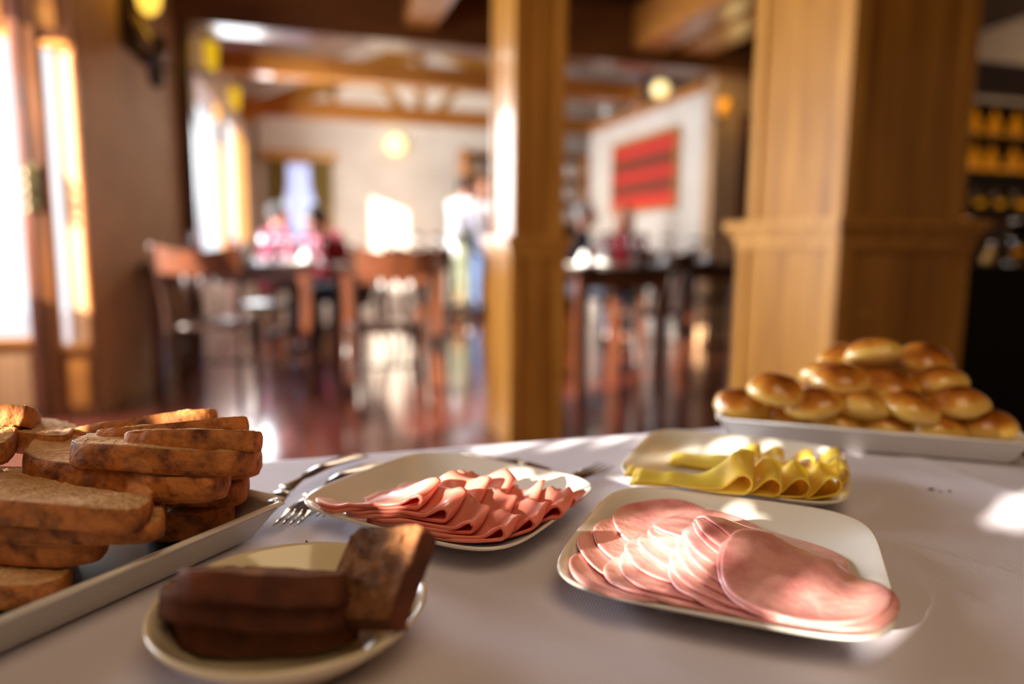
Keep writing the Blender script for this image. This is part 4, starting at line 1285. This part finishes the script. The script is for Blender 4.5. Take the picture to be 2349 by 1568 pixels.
FC = Field(che_p)
CA = math.radians(-37)
ch_list = [
    (1932, 1058, .690, .08, .042, 'back'), (1868, 1038, .694, .095, .042, 'back'), (1800, 1020, .700, .10, .042, 'back'), (1745, 1008, .704, .09, .036, 'back'),
    (1946, 1094, .690, .07, .040, 'middle'), (1876, 1082, .695, .08, .040, 'middle'), (1818, 1072, .700, .085, .040, 'middle'), (1756, 1062, .706, .10, .040, 'middle'), (1690, 1056, .710, .10, .040, 'middle'),
    (1928, 1140, .684, .07, .040, 'front'), (1855, 1138, .686, .085, .040, 'front'), (1790, 1134, .688, .095, .040, 'front'), (1724, 1126, .690, .105, .040, 'front')]
oname = {'back': ['first', 'second', 'third', 'fourth'], 'middle': ['first', 'second', 'third', 'fourth', 'fifth'], 'front': ['first', 'second', 'third', 'fourth']}
cnt = {'back': 0, 'middle': 0, 'front': 0}
for i, (x, y, z, L_, W_, row) in enumerate(ch_list):
    lb = 'curled yellow cheese slice in the %s row, %s from the right' % (row, oname[row][cnt[row]]); cnt[row] += 1
    folded(FC, P(x, y + 12, z), CA, L_, W_, .0076, .0015, M['cheese'], lb, 'curled cheese slices on the square plate', 'cheese_slice', 'cheese', 300 + i, tear=3.6, fall=.2, passes=8)

# ------------------------------------------------------------ bun tray and buns
q0, q1 = P(1652, 962, T + .03), P(2352, 1018, T + .03)
bd = (q1 - q0).normalized(); bp_ = Vector((-bd.y, bd.x, 0))
q0 = q0 - bd * .004
rect_tray('bun_tray', Vector((q0.x, q0.y, T + .0012)), bd, bp_, (q1 - q0).length + .012, .165, .028, .018, 'white rectangular serving tray heaped with small buns', None, M['china'])
def bun(px, py, dep, r, label, seed, tilt=(0, 0)):
    p = D(px, py, dep)
    rn = random.Random(seed)
    bm = bmesh.new(); bmesh.ops.create_uvsphere(bm, u_segments=28, v_segments=18, radius=1)
    for v in bm.verts:
        x, y, z = v.co
        n_ = noise.noise(v.co * 1.3 + Vector((seed, 0, 0))) * .08
        zz = z * (.70 if z > 0 else .46)
        if z < 0: zz *= (1 - .1 * abs(z))
        pin = 1 + .06 * (1 - abs(z))
        v.co = Vector((x * pin * (1.06 + n_), y * pin * (.95 + n_), zz * (1 + n_) + .1)) * r
    o = from_bm('bun', bm, M['bun'], None, True)
    o.location = p; o.rotation_euler = (tilt[0], tilt[1], rn.uniform(0, 6.28))
    return tag(o, label, 'bun', 'glazed buns on the serving tray')
buns = [
 (1700, 938, .92, 'small glazed bun at the left end of the tray'),
 (1745, 955, .90, 'glazed bun in the bottom layer below the leftmost upper bun'),
 (1802, 962, .88, 'glazed bun in the bottom layer, third from the left'),
 (1915, 972, .85, 'glazed bun in the bottom layer, fourth from the left'),
 (2035, 982, .83, 'glazed bun in the bottom layer, fifth from the left'),
 (2145, 990, .81, 'glazed bun in the bottom layer, second from the right'),
 (2258, 982, .81, 'glazed bun at the right end of the bottom layer'),
 (1860, 925, .92, 'glazed bun in the second layer behind the left pair'),
 (1778, 903, .88, 'shiny glazed bun on top at the left of the heap'),
 (1868, 936, .87, 'glazed bun in the second layer, left of the middle'),
 (1978, 945, .86, 'glazed bun in the second layer, under the middle of the heap'),
 (2082, 944, .84, 'glazed bun in the second layer, right of the middle'),
 (2192, 932, .84, 'glazed bun at the right end of the second layer'),
 (1900, 872, .92, 'brown glazed bun behind the third layer'),
 (1930, 880, .88, 'glazed bun at the left of the third layer'),
 (2036, 894, .87, 'glazed bun in the middle of the third layer'),
 (2148, 886, .87, 'glazed bun at the right of the third layer'),
 (1940, 832, .94, 'glazed bun peeping out behind the topmost one'),
 (2004, 822, .89, 'topmost glazed bun with a bright highlight'),
 (2122, 834, .90, 'glazed bun at the top right of the heap'),
 (1985, 905, .95, 'glazed bun hidden in the core of the heap'),
 (2080, 910, .95, 'glazed bun hidden at the back of the heap'),
]
for i, (x, y, d_, lb) in enumerate(buns):
    if i in (1, 2, 3, 4, 5, 6): d_ += .03; y += 5
    bun(x, y, d_, .0325, lb, 400 + i, (random.uniform(-.25, .25), random.uniform(-.25, .25)))

# ------------------------------------------------------------ cutlery
def cutlery(kind, pts, label, head=.0, group=None, tines=True, hw=.011):
    """pts: handle end -> neck -> head base -> tip"""
    pts = [Vector(p) for p in pts]
    root = thing('serving_fork' if kind == 'fork' else 'table_knife', label, kind, pts[0])
    off = pts[0]
    loc = [p - off for p in pts]
    path = smooth_path(loc[:3], 8)
    n = len(path)
    rads = []
    for i in range(n):
        t = i / (n - 1)
        wd = .0105 * (1 - t) ** .8 + .0028 if t < .75 else .0032 + (t - .75) * .03
        rads.append((wd, .0016 if t > .3 else .0022))
    rads[0] = (.004, .001)
    v, f = tube_geo(path, rads, 12); pyd('handle', v, f, M['steel'], root, True)
    a, b = loc[2], loc[3]
    d = (b - a); L_ = d.length; d.normalize(); s = d.cross(Vector((0, 0, 1))).normalized()
    if kind == 'fork':
        v, f = tube_geo([a - d * .004, a + d * L_ * .18, a + d * L_ * .42, a + d * L_ * .5], [(.0035, .0014), (.0095, .0012), (.0115, .001), (.011, .0009)], 12)
        pyd('neck', v, f, M['steel'], root, True)
        for k in range(4):
            o_ = s * (k - 1.5) * .0062
            v, f = tube_geo([a + d * L_ * .46 + o_, a + d * L_ * .75 + o_ - Vector((0, 0, .001)), b + o_ + Vector((0, 0, .001))], [(.0022, .001), (.0018, .001), (.0007, .0006)], 8)
            pyd('tine', v, f, M['steel'], root, True)
    else:
        v, f = tube_geo([a, a + d * L_ * .3, a + d * L_ * .9, b], [(.004, .0014), (.009, .001), (.008, .0009), (.001, .0006)], 12)
        pyd('blade', v, f, M['steel'], root, True)
    return root
zf = T + .003
cutlery('fork', [P(828, 1043, zf + .006), P(742, 1070, zf + .016), P(655, 1120, zf + .008), P(655, 1120, zf + .008) + Vector((-.028, -.062, -.005))], 'serving fork whose handle end lies farthest back, by the bread tray corner')
cutlery('fork', [P(880, 1061, zf + .005), P(795, 1086, zf + .016), P(712, 1140, zf + .008), P(712, 1140, zf + .008) + Vector((-.022, -.050, -.006))], 'serving fork in the middle between bread tray and folded slices')
cutlery('fork', [P(930, 1066, zf + .004), P(850, 1090, zf + .012), P(770, 1128, zf + .006), P(770, 1128, zf + .006) + Vector((-.022, -.05, -.003))], 'serving fork tucked partly under the plate of folded slices')
cutlery('knife', [P(1044, 1044, zf + .001), P(1120, 1052, zf + .004), P(1190, 1058, zf + .003), P(1262, 1080, zf + .001)], 'slim steel knife lying behind the plate of folded slices')
e0, e1 = P(1325, 1093, zf + .003), P(1392, 1066, zf + .002)
dd = (e1 - e0).normalized()
cutlery('fork', [e0 - dd * .115, e0 - dd * .06, e0 - dd * .01, e1], 'fork with its tines pointing at the cheese plate, between the two plates')

# ------------------------------------------------------------ shrub leaves added unseen outside the near window, gaps shaping the sun patches
lit = []
def sunny(pts, ty, tz):
    for p in pts: lit.append((*p, ty + .0025, tz + .0025))
sunny([(-.05, .76, .667), (-.02, .73, .667), (.01, .76, .667), (-.07, .78, .667)], .026, .024)          # behind the forks
sunny([(.17, .79, .667), (.24, .79, .667), (.31, .79, .667), (.38, .795, .667), (.45, .795, .667)], .019, .022)   # far edge of the cloth
sunny([(.05, .555, .72), (.08, .55, .72), (.12, .545, .712), (.17, .52, .70)], .019, .018)             # back of the folded slices
sunny([(.262, .605, .685), (.25, .58, .685)], .018, .018)
sunny([(.22, .475, .69), (.235, .46, .695), (.25, .445, .70), (.205, .43, .69), (.22, .415, .695), (.24, .40, .70), (.228, .385, .695), (.262, .43, .705)], .0195, .0175)
sunny([(.250, .335, .70), (.262, .322, .698), (.274, .314, .696), (.288, .304, .694), (.300, .297, .692)], .0125, .0130)
sunny([(.262, .385, .705)], .008, .010)
sunny([(.34, .645, .70), (.38, .63, .708), (.42, .60, .708), (.53, .60, .686)], .0175, .018)
sunny([(.60, .462, .667), (.64, .468, .667), (.68, .478, .667), (.72, .49, .667)], .017, .021)
XS = -2.62
lw = []
for p in lit:
    k = (p[0] - XS) / SUN_T.x
    lw.append((p[1] - SUN_T.y * k, p[2] - SUN_T.z * k, p[3], p[4]))
vs, fs = [], []
rn = random.Random(3)
yy = -2.2
while yy < -.3:
    zz = 1.2
    while zz < 2.42:
        y, z = yy + rn.uniform(-.004, .004), zz + rn.uniform(-.004, .004)
        if min(((y - a) / c_) ** 2 + ((z - b) / d_) ** 2 for a, b, c_, d_ in lw) > 1:
            b0 = len(vs); an = rn.uniform(0, 6.28); L_, W_ = .015, .0125; xx = XS + rn.uniform(-.02, .02)
            for (u_, v_) in ((-1, 0), (-.4, .9), (.4, .8), (1, 0), (.4, -.8), (-.4, -.9)):
                a, b = u_ * L_, v_ * W_
                vs.append((xx + rn.uniform(-.002, .002), y + a * math.cos(an) - b * math.sin(an), z + a * math.sin(an) + b * math.cos(an)))
            fs.append(tuple(range(b0, b0 + 6)))
        zz += .0095
    yy += .0095
lf = pyd('blocker_leaves', vs, fs, M['leaf'])
tag(lf, 'unseen shrub leaves outside the near left window', 'blocker', kind='stuff')
